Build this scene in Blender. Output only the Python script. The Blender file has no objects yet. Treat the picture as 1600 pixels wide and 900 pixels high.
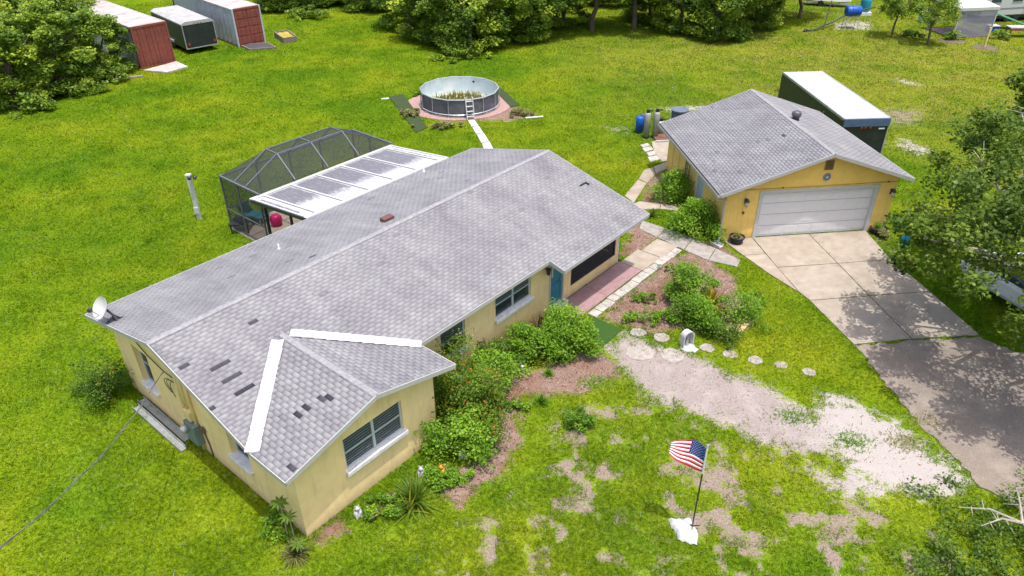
import bpy, math, random
import numpy as np
from mathutils import Vector, Matrix

random.seed(11)
rng = np.random.default_rng(11)
sc = bpy.context.scene
col = sc.collection
PI = math.pi
R = math.radians

# ------------------------------------------------------------------ camera
FPX, PITCH, ROLL, CAMH = 1134.07, 0.5693, -0.0057, 14.9563     # focal length in photograph pixels (1600 wide)
_cp, _sp, _cr, _sr = math.cos(PITCH), math.sin(PITCH), math.cos(ROLL), math.sin(ROLL)
FW = np.array([0, _cp, -_sp]); _r = np.array([1., 0, 0]); _u = np.array([0, _sp, _cp])
RT = _cr * _r + _sr * _u; UP = -_sr * _r + _cr * _u
CAM = np.array([0, 0, CAMH])
cd = bpy.data.cameras.new('camera'); cam = bpy.data.objects.new('camera', cd); col.objects.link(cam)
cd.sensor_width = 36; cd.lens = FPX / 1600 * 36; cd.clip_end = 2000; cd.clip_start = 0.1
cam.matrix_world = Matrix(((RT[0], UP[0], -FW[0], 0), (RT[1], UP[1], -FW[1], 0), (RT[2], UP[2], -FW[2], CAMH), (0, 0, 0, 1)))
sc.camera = cam

# ------------------------------------------------------------------ sky, sun, exposure
SUN_EL, SUN_AZ = R(78.5), R(140)          # azimuth from +Y towards +X
w = bpy.data.worlds.new('World'); sc.world = w; w.use_nodes = True
nt = w.node_tree; sky = nt.nodes.new('ShaderNodeTexSky'); sky.sky_type = 'NISHITA'; sky.sun_disc = False
sky.sun_elevation = SUN_EL; sky.sun_rotation = SUN_AZ; sky.air_density = 1.0; sky.dust_density = 4.5; sky.ozone_density = .6
bg = nt.nodes['Background']; bg.inputs[1].default_value = 0.15
nt.links.new(sky.outputs[0], bg.inputs[0])
sl = bpy.data.lights.new('sun', 'SUN'); sl.energy = 2.5; sl.angle = R(0.55); sl.color = (1, .965, .90)
so = bpy.data.objects.new('sun', sl); col.objects.link(so)
sd = Vector((math.sin(SUN_AZ) * math.cos(SUN_EL), math.cos(SUN_AZ) * math.cos(SUN_EL), math.sin(SUN_EL)))
so.rotation_euler = sd.to_track_quat('Z', 'Y').to_euler(); so.location = (10, -10, 40)
sc.view_settings.view_transform = 'Standard'; sc.view_settings.look = 'None'
sc.view_settings.exposure = 0.78; sc.view_settings.gamma = 1


# ------------------------------------------------------------------ helpers
def G(px, py, z=0.0):
    """ground (or height z) point that the calibrated survey camera sees at photograph pixel px,py"""
    d = FW + RT * (px - 800) / FPX + UP * (450 - py) / FPX
    t = (z - CAMH) / d[2]
    p = CAM + d * t
    return Vector((p[0], p[1], z))


def PX(P):
    d = np.asarray(P, float) - CAM
    zz = d @ FW
    return 800 + FPX * (d @ RT) / zz, 450 - FPX * (d @ UP) / zz, zz


def link(o, parent=None):
    col.objects.link(o)
    if parent is not None: o.parent = parent
    return o


def empty(name, loc=(0, 0, 0), rz=0):
    o = bpy.data.objects.new(name, None); o.location = loc; o.rotation_euler = (0, 0, rz); o.empty_display_size = .2
    return link(o)


def tag(o, label=None, cat=None, group=None, kind=None):
    if label: o['label'] = label
    if cat: o['category'] = cat
    if group: o['group'] = group
    if kind: o['kind'] = kind
    return o


def npmesh(name, V, F, mat=None, attrs=None, smooth=False):
    """V (n,3); F (m,3) or (m,4) array; attrs {name:(type,domain,array)}"""
    me = bpy.data.meshes.new(name)
    V = np.asarray(V, np.float32); F = np.asarray(F, np.int32); k = F.shape[1]
    me.vertices.add(len(V)); me.vertices.foreach_set('co', V.ravel())
    me.loops.add(F.size); me.loops.foreach_set('vertex_index', F.ravel())
    me.polygons.add(len(F)); me.polygons.foreach_set('loop_start', np.arange(0, F.size, k, dtype=np.int32))
    me.polygons.foreach_set('loop_total', np.full(len(F), k, np.int32))
    if smooth: me.polygons.foreach_set('use_smooth', np.ones(len(F), bool))
    me.update(calc_edges=True)
    for an, (ty, dom, arr) in (attrs or {}).items():
        a = me.attributes.new(an, ty, dom)
        a.data.foreach_set('color' if ty == 'FLOAT_COLOR' else 'value', np.asarray(arr, np.float32).ravel())
    if mat: me.materials.append(mat)
    return me


class MB:
    def __init__(s): s.v = []; s.f = []
    def add(s, vs, fs):
        b = len(s.v); s.v += [tuple(p) for p in vs]; s.f += [tuple(i + b for i in f) for f in fs]; return s
    def box(s, x0, x1, y0, y1, z0, z1, M=None):
        vs = [Vector((x, y, z)) for z in (z0, z1) for y in (y0, y1) for x in (x0, x1)]
        if M is not None: vs = [M @ p for p in vs]
        return s.add(vs, [(0, 2, 3, 1), (4, 5, 7, 6), (0, 1, 5, 4), (2, 6, 7, 3), (0, 4, 6, 2), (1, 3, 7, 5)])
    def bar(s, a, b, w=.05, h=None, up=(0, 0, 1)):
        a = Vector(a); b = Vector(b); h = h or w; d = (b - a); L = d.length; d.normalize(); u = Vector(up)
        if abs(d.dot(u)) > .98: u = Vector((1, 0, 0))
        x = d.cross(u).normalized(); z = x.cross(d).normalized()
        M = Matrix(((x.x, d.x, z.x, a.x), (x.y, d.y, z.y, a.y), (x.z, d.z, z.z, a.z), (0, 0, 0, 1)))
        return s.box(-w / 2, w / 2, 0, L, -h / 2, h / 2, M)
    def prism(s, pts, vec):
        n = len(pts); pts = [Vector(p) for p in pts]; vec = Vector(vec)
        return s.add(pts + [p + vec for p in pts], [tuple(range(n - 1, -1, -1)), tuple(range(n, 2 * n))] + [(i, (i + 1) % n, n + (i + 1) % n, n + i) for i in range(n)])
    def tube(s, pts, r, n=8, cap=True):
        pts = [Vector(p) for p in pts]; m = len(pts); rs = r if isinstance(r, (list, tuple)) else [r] * m
        vs = []; fs = []; ref = None
        for i, p in enumerate(pts):
            d = (pts[min(i + 1, m - 1)] - pts[max(i - 1, 0)]).normalized()
            if ref is None: ref = Vector((0, 0, 1)) if abs(d.z) < .9 else Vector((1, 0, 0))
            x = d.cross(ref).normalized(); y = d.cross(x).normalized()
            ref = y.cross(d) * -1 if False else ref
            for k in range(n):
                a = 2 * PI * k / n; vs.append(p + (x * math.cos(a) + y * math.sin(a)) * rs[i])
        for i in range(m - 1):
            for k in range(n):
                fs.append((i * n + k, i * n + (k + 1) % n, (i + 1) * n + (k + 1) % n, (i + 1) * n + k))
        if cap: fs += [tuple(range(n - 1, -1, -1)), tuple(range((m - 1) * n, m * n))]
        return s.add(vs, fs)
    def lathe(s, prof, n=20, c=(0, 0, 0), M=None, a0=0, a1=2 * PI):
        full = abs(a1 - a0 - 2 * PI) < 1e-4; k = n if full else n + 1
        vs = []; fs = []; c = Vector(c)
        for r_, z_ in prof:
            for i in range(k):
                a = a0 + (a1 - a0) * i / n; q = Vector((r_ * math.cos(a), r_ * math.sin(a), z_))
                vs.append(c + (M @ q if M is not None else q))
        for j in range(len(prof) - 1):
            for i in range(n if full else n):
                i2 = (i + 1) % k
                fs.append((j * k + i, j * k + i2, (j + 1) * k + i2, (j + 1) * k + i))
        return s.add(vs, fs)
    def build(s, name, mat, parent=None, smooth=False, bevel=0, loc=None, rz=0):
        me = bpy.data.meshes.new(name); me.from_pydata(s.v, [], s.f); me.update()
        if smooth: me.polygons.foreach_set('use_smooth', [True] * len(me.polygons))
        me.materials.append(mat)
        o = bpy.data.objects.new(name, me); link(o, parent)
        if loc is not None: o.location = loc
        if rz: o.rotation_euler = (0, 0, rz)
        if bevel:
            m = o.modifiers.new('b', 'BEVEL'); m.width = bevel; m.segments = 2; m.limit_method = 'ANGLE'
        return o


def box(name, mat, parent, x0, x1, y0, y1, z0, z1, bevel=0):
    return MB().box(x0, x1, y0, y1, z0, z1).build(name, mat, parent, bevel=bevel)


# value noise for layout fields (numpy)
_perm = rng.random((256, 256))
def vnoise(x, y):
    xi = np.floor(x).astype(int); yi = np.floor(y).astype(int); fx = x - xi; fy = y - yi
    fx = fx * fx * (3 - 2 * fx); fy = fy * fy * (3 - 2 * fy)
    g = lambda a, b: _perm[a & 255, b & 255]
    return (g(xi, yi) * (1 - fx) + g(xi + 1, yi) * fx) * (1 - fy) + (g(xi, yi + 1) * (1 - fx) + g(xi + 1, yi + 1) * fx) * fy
def fbm(x, y, o=4):
    t = 0; a = .5; s = 0
    for k in range(o):
        t = t + a * vnoise(x * 2 ** k + 17 * k, y * 2 ** k + 31 * k); s += a; a *= .5
    return t / s


def sdpoly(P, poly):
    """signed distance (positive inside) of points P (n,2) to polygon"""
    A = np.asarray([(p[0], p[1]) for p in poly], float); n = len(A)
    d = np.full(len(P), 1e9); inside = np.zeros(len(P), bool)
    for i in range(n):
        a = A[i]; b = A[(i + 1) % n]; e = b - a; wv = P - a
        t = np.clip((wv @ e) / max(e @ e, 1e-9), 0, 1); q = wv - t[:, None] * e
        d = np.minimum(d, np.hypot(q[:, 0], q[:, 1]))
        c = ((a[1] <= P[:, 1]) & (b[1] > P[:, 1])) | ((b[1] <= P[:, 1]) & (a[1] > P[:, 1]))
        if abs(e[1]) > 1e-9:
            xx = a[0] + (P[:, 1] - a[1]) / e[1] * e[0]
            inside ^= c & (P[:, 0] < xx)
    return np.where(inside, d, -d)


# ------------------------------------------------------------------ materials
MATS = {}
def newmat(name):
    m = bpy.data.materials.new(name); m.use_nodes = True; nt = m.node_tree; nt.nodes.clear()
    out = nt.nodes.new('ShaderNodeOutputMaterial'); MATS[name] = m
    return m, nt, out
def N(nt, t, **kw):
    n = nt.nodes.new(t)
    for k, v in kw.items():
        if k.startswith('i_'):
            key = k[2:]; n.inputs[int(key) if key.isdigit() else key].default_value = v
        else: setattr(n, k, v)
    return n
def noise(nt, vec, scale, detail=4, rough=.55):
    n = N(nt, 'ShaderNodeTexNoise'); n.inputs['Scale'].default_value = scale; n.inputs['Detail'].default_value = detail; n.inputs['Roughness'].default_value = rough
    if vec is not None: nt.links.new(vec, n.inputs['Vector'])
    return n.outputs['Fac']
def ramp(nt, fac, stops):
    n = N(nt, 'ShaderNodeValToRGB'); e = n.color_ramp.elements
    while len(e) < len(stops): e.new(.5)
    for k, (p, c) in enumerate(stops): e[k].position = p; e[k].color = (*c, 1) if len(c) == 3 else c
    nt.links.new(fac, n.inputs[0]); return n.outputs[0]
def mixc(nt, fac, a, b, mode='MIX'):
    n = N(nt, 'ShaderNodeMix', data_type='RGBA', blend_type=mode)
    for s_, v in ((0, fac), (6, a), (7, b)):
        if hasattr(v, 'node'): nt.links.new(v, n.inputs[s_])
        elif s_ == 0: n.inputs[0].default_value = v
        else: n.inputs[s_].default_value = (*v, 1) if len(v) == 3 else v
    return n.outputs[2]
def math_(nt, op, a, b=0.0, c=None, clamp=False):
    n = N(nt, 'ShaderNodeMath', operation=op, use_clamp=clamp)
    for k, v in enumerate((a, b) if c is None else (a, b, c)):
        if hasattr(v, 'node'): nt.links.new(v, n.inputs[k])
        else: n.inputs[k].default_value = v
    return n.outputs[0]
def mrange(nt, v, a, b, c=0., d=1.):
    n = N(nt, 'ShaderNodeMapRange'); n.clamp = True
    nt.links.new(v, n.inputs[0])
    for k, q in enumerate((a, b, c, d)): n.inputs[1 + k].default_value = q
    return n.outputs[0]
def bump(nt, h, strength, dist=.02):
    n = N(nt, 'ShaderNodeBump'); n.inputs['Strength'].default_value = strength; n.inputs['Distance'].default_value = dist
    nt.links.new(h, n.inputs['Height']); return n.outputs[0]
def pos(nt): return N(nt, 'ShaderNodeNewGeometry').outputs['Position']
def objc(nt): return N(nt, 'ShaderNodeTexCoord').outputs['Object']

def M(name, c, rough=.75, metal=0., var=.14, scale=4., bmp=0., bscale=60., spec=.35, stain=None, stain_amt=.5, stain_scale=1.2, world=False):
    if name in MATS: return MATS[name]
    m, nt, out = newmat(name)
    v = pos(nt) if world else objc(nt)
    f = noise(nt, v, scale, 5, .6)
    lo = tuple(max(0, x * (1 - var)) for x in c); hi = tuple(min(1, x * (1 + var)) for x in c)
    cc = ramp(nt, f, [(.3, lo), (.7, hi)])
    if stain:
        s = mrange(nt, noise(nt, v, stain_scale, 6, .65), .48, .68, 0, stain_amt)
        cc = mixc(nt, s, cc, stain)
    b = N(nt, 'ShaderNodeBsdfPrincipled'); nt.links.new(cc, b.inputs['Base Color'])
    b.inputs['Roughness'].default_value = rough; b.inputs['Metallic'].default_value = metal; b.inputs['Specular IOR Level'].default_value = spec
    if bmp: nt.links.new(bump(nt, noise(nt, v, bscale, 4), bmp, .02), b.inputs['Normal'])
    nt.links.new(b.outputs[0], out.inputs[0]); return m

def dirty_base(m, dirt, h=.45):
    nt = m.node_tree; b = next(n for n in nt.nodes if n.type == 'BSDF_PRINCIPLED'); src = b.inputs['Base Color'].links[0].from_socket
    p = pos(nt); sx = N(nt, 'ShaderNodeSeparateXYZ'); nt.links.new(p, sx.inputs[0])
    f = math_(nt, 'MULTIPLY', mrange(nt, math_(nt, 'ADD', sx.outputs[2], math_(nt, 'MULTIPLY', noise(nt, p, 5, 6, .7), .5)), h + .15, .18), .7)
    st = N(nt, 'ShaderNodeMapping'); st.inputs['Scale'].default_value = (5, 5, .5); nt.links.new(p, st.inputs['Vector'])
    c = mixc(nt, mrange(nt, noise(nt, st.outputs[0], 1.2, 5, .65), .52, .72, 0, .3), src, dirt)
    nt.links.new(mixc(nt, f, c, dirt), b.inputs['Base Color'])
def leafmat(name, stops, trans=.42, rough=.5):
    m, nt, out = newmat(name)
    a = N(nt, 'ShaderNodeAttribute', attribute_name='tone')
    cc = ramp(nt, a.outputs['Fac'], stops)
    b = N(nt, 'ShaderNodeBsdfPrincipled'); nt.links.new(cc, b.inputs['Base Color']); b.inputs['Roughness'].default_value = rough; b.inputs['Specular IOR Level'].default_value = .3
    t = N(nt, 'ShaderNodeBsdfTranslucent'); nt.links.new(mixc(nt, .5, cc, (.55, .75, .05), 'MULTIPLY') if False else cc, t.inputs[0])
    x = N(nt, 'ShaderNodeMixShader'); x.inputs[0].default_value = trans
    nt.links.new(b.outputs[0], x.inputs[1]); nt.links.new(t.outputs[0], x.inputs[2]); nt.links.new(x.outputs[0], out.inputs[0])
    return m

# lawn colour shared by the ground sheet and the blades
lg = bpy.data.node_groups.new('LawnColour', 'ShaderNodeTree')
lg.interface.new_socket('Color', in_out='OUTPUT', socket_type='NodeSocketColor')
go = lg.nodes.new('NodeGroupOutput')
_p = pos(lg)
n1 = noise(lg, _p, .16, 3); n2 = noise(lg, _p, .75, 7, .72); n3 = noise(lg, _p, 9, 3, .7)
base = ramp(lg, n1, [(.36, (.064, .136, .005)), (.52, (.102, .170, .006)), (.68, (.148, .196, .008))])
sepx = N(lg, 'ShaderNodeSeparateXYZ'); lg.links.new(_p, sepx.inputs[0])
frontness = mrange(lg, math_(lg, 'ADD', sepx.outputs[1], math_(lg, 'MULTIPLY', n1, 14.)), 34, 18)       # the coarser, yellower turf of the front yard
base = mixc(lg, frontness, base, ramp(lg, n1, [(.36, (.090, .176, .007)), (.52, (.148, .226, .008)), (.68, (.218, .262, .012))]))
dry = math_(lg, 'MULTIPLY', math_(lg, 'MULTIPLY', mrange(lg, sepx.outputs[0], 0, 20), mrange(lg, sepx.outputs[1], 34, 44)), mrange(lg, noise(lg, _p, .45, 5, .65), .36, .62))
base = mixc(lg, math_(lg, 'MULTIPLY', dry, .75), base, (.170, .178, .026))
c2 = ramp(lg, n2, [(.30, (.58, .68, .6)), (.49, (1, 1, 1)), (.70, (1.36, 1.16, 1.5))])
cc = mixc(lg, 1., base, c2, 'MULTIPLY')
c3 = ramp(lg, n3, [(.30, (.48, .54, .5)), (.50, (1, 1, 1)), (.74, (1.5, 1.34, 1.5))])
cc = mixc(lg, 1., cc, c3, 'MULTIPLY')
lg.links.new(cc, go.inputs[0])
def lawncol(nt):
    g = nt.nodes.new('ShaderNodeGroup'); g.node_tree = lg; return g.outputs[0]

# ground: lawn / sand / mulch / dirt blended by the painted survey weights
mg, nt, out = newmat('ground')
p_ = pos(nt)
at = N(nt, 'ShaderNodeAttribute', attribute_name='w')
sp = N(nt, 'ShaderNodeSeparateColor'); nt.links.new(at.outputs['Color'], sp.inputs[0])
fn = noise(nt, p_, 3.2, 6, .72); fn2 = noise(nt, p_, 17, 4, .7); fn3 = noise(nt, p_, 55, 3, .6)
jit = math_(nt, 'ADD', math_(nt, 'MULTIPLY', fn, 1.25), math_(nt, 'MULTIPLY', fn2, .75))     # mean 1.0
def msk(chan, lo=.40, hi=.60):
    return mrange(nt, math_(nt, 'ADD', chan, math_(nt, 'SUBTRACT', jit, 1.0)), lo, hi)
sand = ramp(nt, fn2, [(.30, (.23, .19, .178)), (.5, (.29, .246, .232)), (.72, (.36, .318, .30))])
sand = mixc(nt, mrange(nt, noise(nt, p_, 1.6, 6, .7), .5, .66, 0, .75), sand, (.42, .375, .36))
sand = mixc(nt, mrange(nt, fn, .53, .68, 0, .8), sand, (.185, .128, .112))
sxyz = N(nt, 'ShaderNodeSeparateXYZ'); nt.links.new(p_, sxyz.inputs[0])
sand = mixc(nt, math_(nt, 'MULTIPLY', mrange(nt, math_(nt, 'ADD', sxyz.outputs[0], math_(nt, 'MULTIPLY', fn, 3.)), 9.4, 11.2), .75), sand, (.415, .378, .362))      # whiter sand towards the drive
mul = ramp(nt, fn3, [(.28, (.07, .04, .03)), (.5, (.215, .135, .11)), (.72, (.38, .28, .24))])
mul = mixc(nt, mrange(nt, fn, .48, .62, 0, .55), mul, (.31, .235, .215))
mul = mixc(nt, mrange(nt, noise(nt, p_, .55, 3), .5, .62, 0, .6), mul, (.17, .085, .05))
dirt = ramp(nt, fn2, [(.3, (.15, .11, .08)), (.5, (.245, .19, .16)), (.7, (.32, .26, .23))])
lc = lawncol(nt)
lc = mixc(nt, math_(nt, 'MULTIPLY', mrange(nt, fn, .40, .66), math_(nt, 'ADD', .06, math_(nt, 'MULTIPLY', at.outputs['Alpha'], .8)), clamp=True), lc, (.26, .22, .045))
cc = mixc(nt, msk(sp.outputs[2]), lc, dirt)
cc = mixc(nt, msk(sp.outputs[1]), cc, mul)
cc = mixc(nt, msk(sp.outputs[0]), cc, sand)
b = N(nt, 'ShaderNodeBsdfPrincipled'); nt.links.new(cc, b.inputs['Base Color']); b.inputs['Roughness'].default_value = .95; b.inputs['Specular IOR Level'].default_value = 0
hh = math_(nt, 'ADD', math_(nt, 'MULTIPLY', fn2, 1.), math_(nt, 'MULTIPLY', fn3, .7))
nt.links.new(bump(nt, hh, .55, .05), b.inputs['Normal']); nt.links.new(b.outputs[0], out.inputs[0])

mgr, nt, out = newmat('grass_blades')
at = N(nt, 'ShaderNodeAttribute', attribute_name='tone')
cc = mixc(nt, 1., lawncol(nt), ramp(nt, at.outputs['Fac'], [(0, (.65, .75, .8)), (.5, (1.55, 1.45, 1.2)), (.85, (2.1, 1.8, 1.5)), (1, (2.6, 2.4, 60))]), 'MULTIPLY')
b = N(nt, 'ShaderNodeBsdfDiffuse'); nt.links.new(cc, b.inputs[0]); t = N(nt, 'ShaderNodeBsdfTranslucent'); nt.links.new(cc, t.inputs[0])
x = N(nt, 'ShaderNodeMixShader'); x.inputs[0].default_value = .4; nt.links.new(b.outputs[0], x.inputs[1]); nt.links.new(t.outputs[0], x.inputs[2]); nt.links.new(x.outputs[0], out.inputs[0])

# shingles: tone attribute per tab, weather streaks in world space
ms, nt, out = newmat('shingle')
at = N(nt, 'ShaderNodeAttribute', attribute_name='tone'); p_ = pos(nt)
cc = ramp(nt, at.outputs['Fac'], [(0, (.045, .042, .056)), (.12, (.085, .08, .098)), (.2, (.18, .174, .19)), (.6, (.240, .233, .250)), (1, (.325, .318, .335))])
big = noise(nt, p_, .62, 6, .66); cc = mixc(nt, 1., cc, ramp(nt, big, [(.32, (.85, .84, .86)), (.5, (1, 1, 1)), (.70, (1.15, 1.15, 1.13))]), 'MULTIPLY')
mp = N(nt, 'ShaderNodeMapping'); mp.inputs['Rotation'].default_value = (0, 0, -.869); nt.links.new(p_, mp.inputs['Vector'])
mp2 = N(nt, 'ShaderNodeMapping'); mp2.inputs['Scale'].default_value = (1.7, .28, .28); nt.links.new(mp.outputs[0], mp2.inputs['Vector'])
stk = noise(nt, mp2.outputs[0], 1.3, 7, .68); cc = mixc(nt, 1., cc, ramp(nt, stk, [(.34, (.88, .87, .89)), (.5, (1, 1, 1)), (.68, (1.13, 1.135, 1.11))]), 'MULTIPLY')
gr = noise(nt, p_, 42, 4, .75); cc = mixc(nt, 1., cc, ramp(nt, gr, [(.28, (.82, .82, .83)), (.5, (1, 1, 1)), (.74, (1.15, 1.14, 1.14))]), 'MULTIPLY')
b = N(nt, 'ShaderNodeBsdfPrincipled'); nt.links.new(cc, b.inputs['Base Color']); b.inputs['Roughness'].default_value = .92; b.inputs['Specular IOR Level'].default_value = .15
nt.links.new(bump(nt, gr, .4, .008), b.inputs['Normal']); nt.links.new(b.outputs[0], out.inputs[0])

m_deck = M('roof_deck', (.175, .17, .183), .95)
m_cap = M('ridge_shingle', (.262, .256, .272), .9, var=.25, scale=9, bmp=.3)
m_fascia = M('white_trim', (.43, .425, .42), .6, var=.1, scale=3, stain=(.27, .25, .24), stain_amt=.5, stain_scale=3)
m_white = M('white_paint', (.50, .50, .50), .5, var=.05)
m_flash = M('white_flashing', (.50, .50, .51), .45, var=.07, scale=5, stain=(.38, .38, .38), stain_amt=.5, stain_scale=2.5)
m_stucco = M('cream_stucco', (.95, .70, .345), .92, var=.07, scale=2.2, bmp=.55, bscale=55, stain=(.78, .56, .27), stain_amt=.4, stain_scale=.9)
m_ywall = M('yellow_stucco', (.88, .60, .165), .9, var=.08, scale=3, bmp=.9, bscale=30, stain=(.74, .46, .11), stain_amt=.35, stain_scale=1.4)
m_ytrim = M('yellow_trim', (.74, .58, .28), .6, var=.08)
m_sill = M('sill_paint', (.72, .71, .72), .6, var=.08, stain=(.42, .40, .40), stain_amt=.5, stain_scale=6)
m_alu = M('aluminium_frame', (.50, .54, .56), .4, metal=.1, var=.08)
m_dkroom = M('unlit_interior', (.035, .035, .04), .9)
m_blind = M('blind_slat', (.72, .78, .80), .6, var=.1)
m_teal = M('teal_paint', (.012, .175, .235), .45, var=.12)
m_black = M('black_plastic', (.022, .022, .025), .5, var=.2)
m_bronze = M('dark_aluminium', (.055, .058, .068), .4, metal=.35, var=.1)
m_conc = M('concrete', (.335, .285, .235), .9, var=.16, scale=2.5, bmp=.25, bscale=70, stain=(.25, .195, .145), stain_amt=.6, stain_scale=.7, world=True)
m_oldconc = M('weathered_concrete', (.29, .262, .245), .95, var=.22, scale=4, bmp=.35, bscale=50, stain=(.20, .185, .165), stain_amt=.55, stain_scale=1.6, world=True)
m_paver = M('white_paver', (.39, .365, .34), .9, var=.2, scale=5, bmp=.3, stain=(.25, .23, .21), stain_amt=.65, stain_scale=2.2, world=True)
m_pink = M('painted_paving', (.32, .20, .21), .85, var=.14, scale=5, bmp=.2, stain=(.22, .13, .14), stain_amt=.5, world=True)
m_asph = M('worn_asphalt', (.225, .185, .155), .97, var=.28, scale=26, bmp=.8, bscale=60, stain=(.31, .26, .215), stain_amt=.9, stain_scale=1.3, world=True)
m_metal = M('galvanised', (.42, .43, .44), .45, metal=.5, var=.2)
m_wood = M('grey_wood', (.20, .165, .135), .9, var=.35, scale=7)
m_bark = M('pale_bark', (.34, .30, .26), .9, var=.3, scale=9, bmp=.5)
m_bark2 = M('brown_bark', (.14, .105, .08), .95, var=.35, scale=9, bmp=.6)
m_stone = M('pale_stone', (.32, .285, .265), .95, var=.25, scale=7, bmp=.5, bscale=25, stain=(.22, .20, .15), stain_amt=.6, stain_scale=3, world=True)
m_green_box = M('meter_green', (.15, .20, .185), .55, var=.12)
m_rust = M('rust_red', (.225, .062, .045), .75, var=.18, scale=4, stain=(.13, .045, .035), stain_amt=.6)
m_contside = M('container_paint', (.42, .45, .49), .65, var=.15, scale=3, stain=(.33, .27, .24), stain_amt=.55, stain_scale=1.1)
m_controof = M('container_roof', (.40, .375, .37), .7, var=.18, scale=2, stain=(.29, .22, .19), stain_amt=.8, stain_scale=.9)
m_trgreen = M('dark_green_panel', (.022, .028, .030), .35, var=.25, scale=3, stain=(.045, .05, .043), stain_amt=.5)
m_blue = M('blue_plastic', (.015, .09, .42), .4, var=.15)
m_cyan = M('teal_plastic', (.02, .24, .36), .45, var=.15)

def glassmat(name, c, alpha, rough=.06):
    m, nt, out = newmat(name)
    g = N(nt, 'ShaderNodeBsdfPrincipled'); g.inputs['Base Color'].default_value = (*c, 1); g.inputs['Roughness'].default_value = rough; g.inputs['Specular IOR Level'].default_value = .6
    t = N(nt, 'ShaderNodeBsdfTransparent'); x = N(nt, 'ShaderNodeMixShader'); x.inputs[0].default_value = alpha
    nt.links.new(t.outputs[0], x.inputs[1]); nt.links.new(g.outputs[0], x.inputs[2]); nt.links.new(x.outputs[0], out.inputs[0]); return m
m_glass = glassmat('window_glass', (.04, .06, .08), .38)
m_screen = glassmat('insect_screen', (.03, .03, .035), .50, .8)
m_screen2 = glassmat('porch_screen_mesh', (.02, .02, .024), .66, .8)
m_clear = glassmat('tent_side_mesh', (.35, .33, .45), .5, .6)

LM_SHRUB = leafmat('leaf_shrub', [(0, (.06, .15, .010)), (.5, (.16, .32, .018)), (1, (.33, .50, .04))])
LM_DARK = leafmat('leaf_dark', [(0, (.035, .08, .010)), (.5, (.085, .165, .015)), (1, (.18, .28, .03))])
LM_OAK = leafmat('leaf_oak', [(0, (.046, .095, .010)), (.5, (.12, .20, .018)), (1, (.29, .35, .04))])
LM_FAR = leafmat('leaf_wood', [(0, (.075, .145, .018)), (.5, (.205, .32, .03)), (1, (.48, .58, .06))])
LM_FIRE = leafmat('leaf_fire', [(0, (.05, .12, .010)), (.55, (.14, .25, .018)), (.80, (.25, .32, .03)), (.86, (.62, .17, .03)), (1, (.75, .13, .02))])
LM_CROTON = leafmat('leaf_croton', [(0, (.06, .10, .01)), (.4, (.22, .26, .02)), (.7, (.62, .40, .03)), (1, (.68, .25, .04))])
LM_PURPLE = leafmat('leaf_purple', [(0, (.07, .03, .025)), (.6, (.16, .06, .045)), (1, (.16, .16, .04))])
LM_DRY = leafmat('leaf_dry', [(0, (.16, .17, .05)), (.5, (.30, .30, .10)), (1, (.42, .40, .20))])
LM_POOL = leafmat('leaf_pool', [(0, (.16, .14, .06)), (.5, (.27, .25, .08)), (1, (.33, .36, .12))])

# ------------------------------------------------------------------ plan frames
HX, HY, HA = -9.3576, 14.9244, 0.869         # house: x along the ridge, y to the back
GX, GY, GA = 8.4494, 26.5968, 0.117          # garage: x along the door front, y to the back
def hw(x, y, z=0): c, s = math.cos(HA), math.sin(HA); return Vector((HX + x * c - y * s, HY + x * s + y * c, z))
def gw(x, y, z=0): c, s = math.cos(GA), math.sin(GA); return Vector((GX + x * c - y * s, GY + x * s + y * c, z))

# ------------------------------------------------------------------ GROUND
def pxpoly(L): return [G(*q)[:2] for q in L]
SAND = [pxpoly(l) for l in [
    [(940, 545), (975, 522), (1010, 540), (1062, 545), (1100, 560), (1130, 577), (1200, 603), (1245, 628), (1272, 655), (1330, 660), (1310, 700), (1250, 712), (1205, 700), (1180, 690), (1130, 660), (1080, 642), (1040, 627), (1000, 607), (990, 588), (965, 568)],
    [(1285, 615), (1335, 628), (1385, 650), (1425, 680), (1465, 712), (1515, 752), (1485, 775), (1440, 780), (1400, 760), (1350, 742), (1300, 708), (1270, 665)],
    [(1260, 720), (1300, 742), (1350, 745), (1395, 765), (1360, 772), (1320, 770), (1280, 752), (1255, 738)],
    [(840, 660), (895, 655), (880, 715), (850, 700)], [(1400, 205), (1470, 235), (1440, 250), (1390, 228)], [(1392, 118), (1440, 126), (1450, 138), (1400, 132)],
    [(940, 196), (985, 198), (988, 212), (955, 210)], [(1010, 168), (1110, 160), (1120, 172), (1060, 180)], [(1290, 35), (1365, 30), (1370, 48), (1300, 48)],
    [(1420, 720), (1490, 700), (1520, 740), (1490, 770)], [(1215, 458), (1240, 462), (1235, 470), (1215, 468)]]]
MULCH = [pxpoly(l) for l in [
    [(770, 600), (800, 570), (850, 575), (925, 545), (965, 565), (968, 590), (920, 612), (860, 622), (810, 618), (812, 650), (808, 690), (782, 742), (722, 795), (690, 775), (700, 745), (730, 720), (730, 660), (750, 620)],
    [(930, 495), (955, 480), (1010, 432), (1050, 400), (1085, 393), (1110, 402), (1140, 428), (1165, 470), (1170, 510), (1135, 530), (1080, 515), (1030, 520), (990, 512)],
    [(968, 400), (995, 352), (1030, 372), (1000, 392)], [(1000, 318), (1012, 288), (1030, 268), (1085, 300), (1085, 320), (1050, 325)],
    [(1085, 370), (1120, 376), (1150, 402), (1110, 390)], [(485, 842), (530, 812), (545, 830), (500, 850)],
    [(560, 805), (620, 760), (650, 740), (655, 765), (600, 800)], [(660, 165), (690, 150), (780, 150), (840, 180), (800, 190), (690, 192)],
    [(1355, 365), (1372, 362), (1400, 395), (1392, 402)]]]
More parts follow.
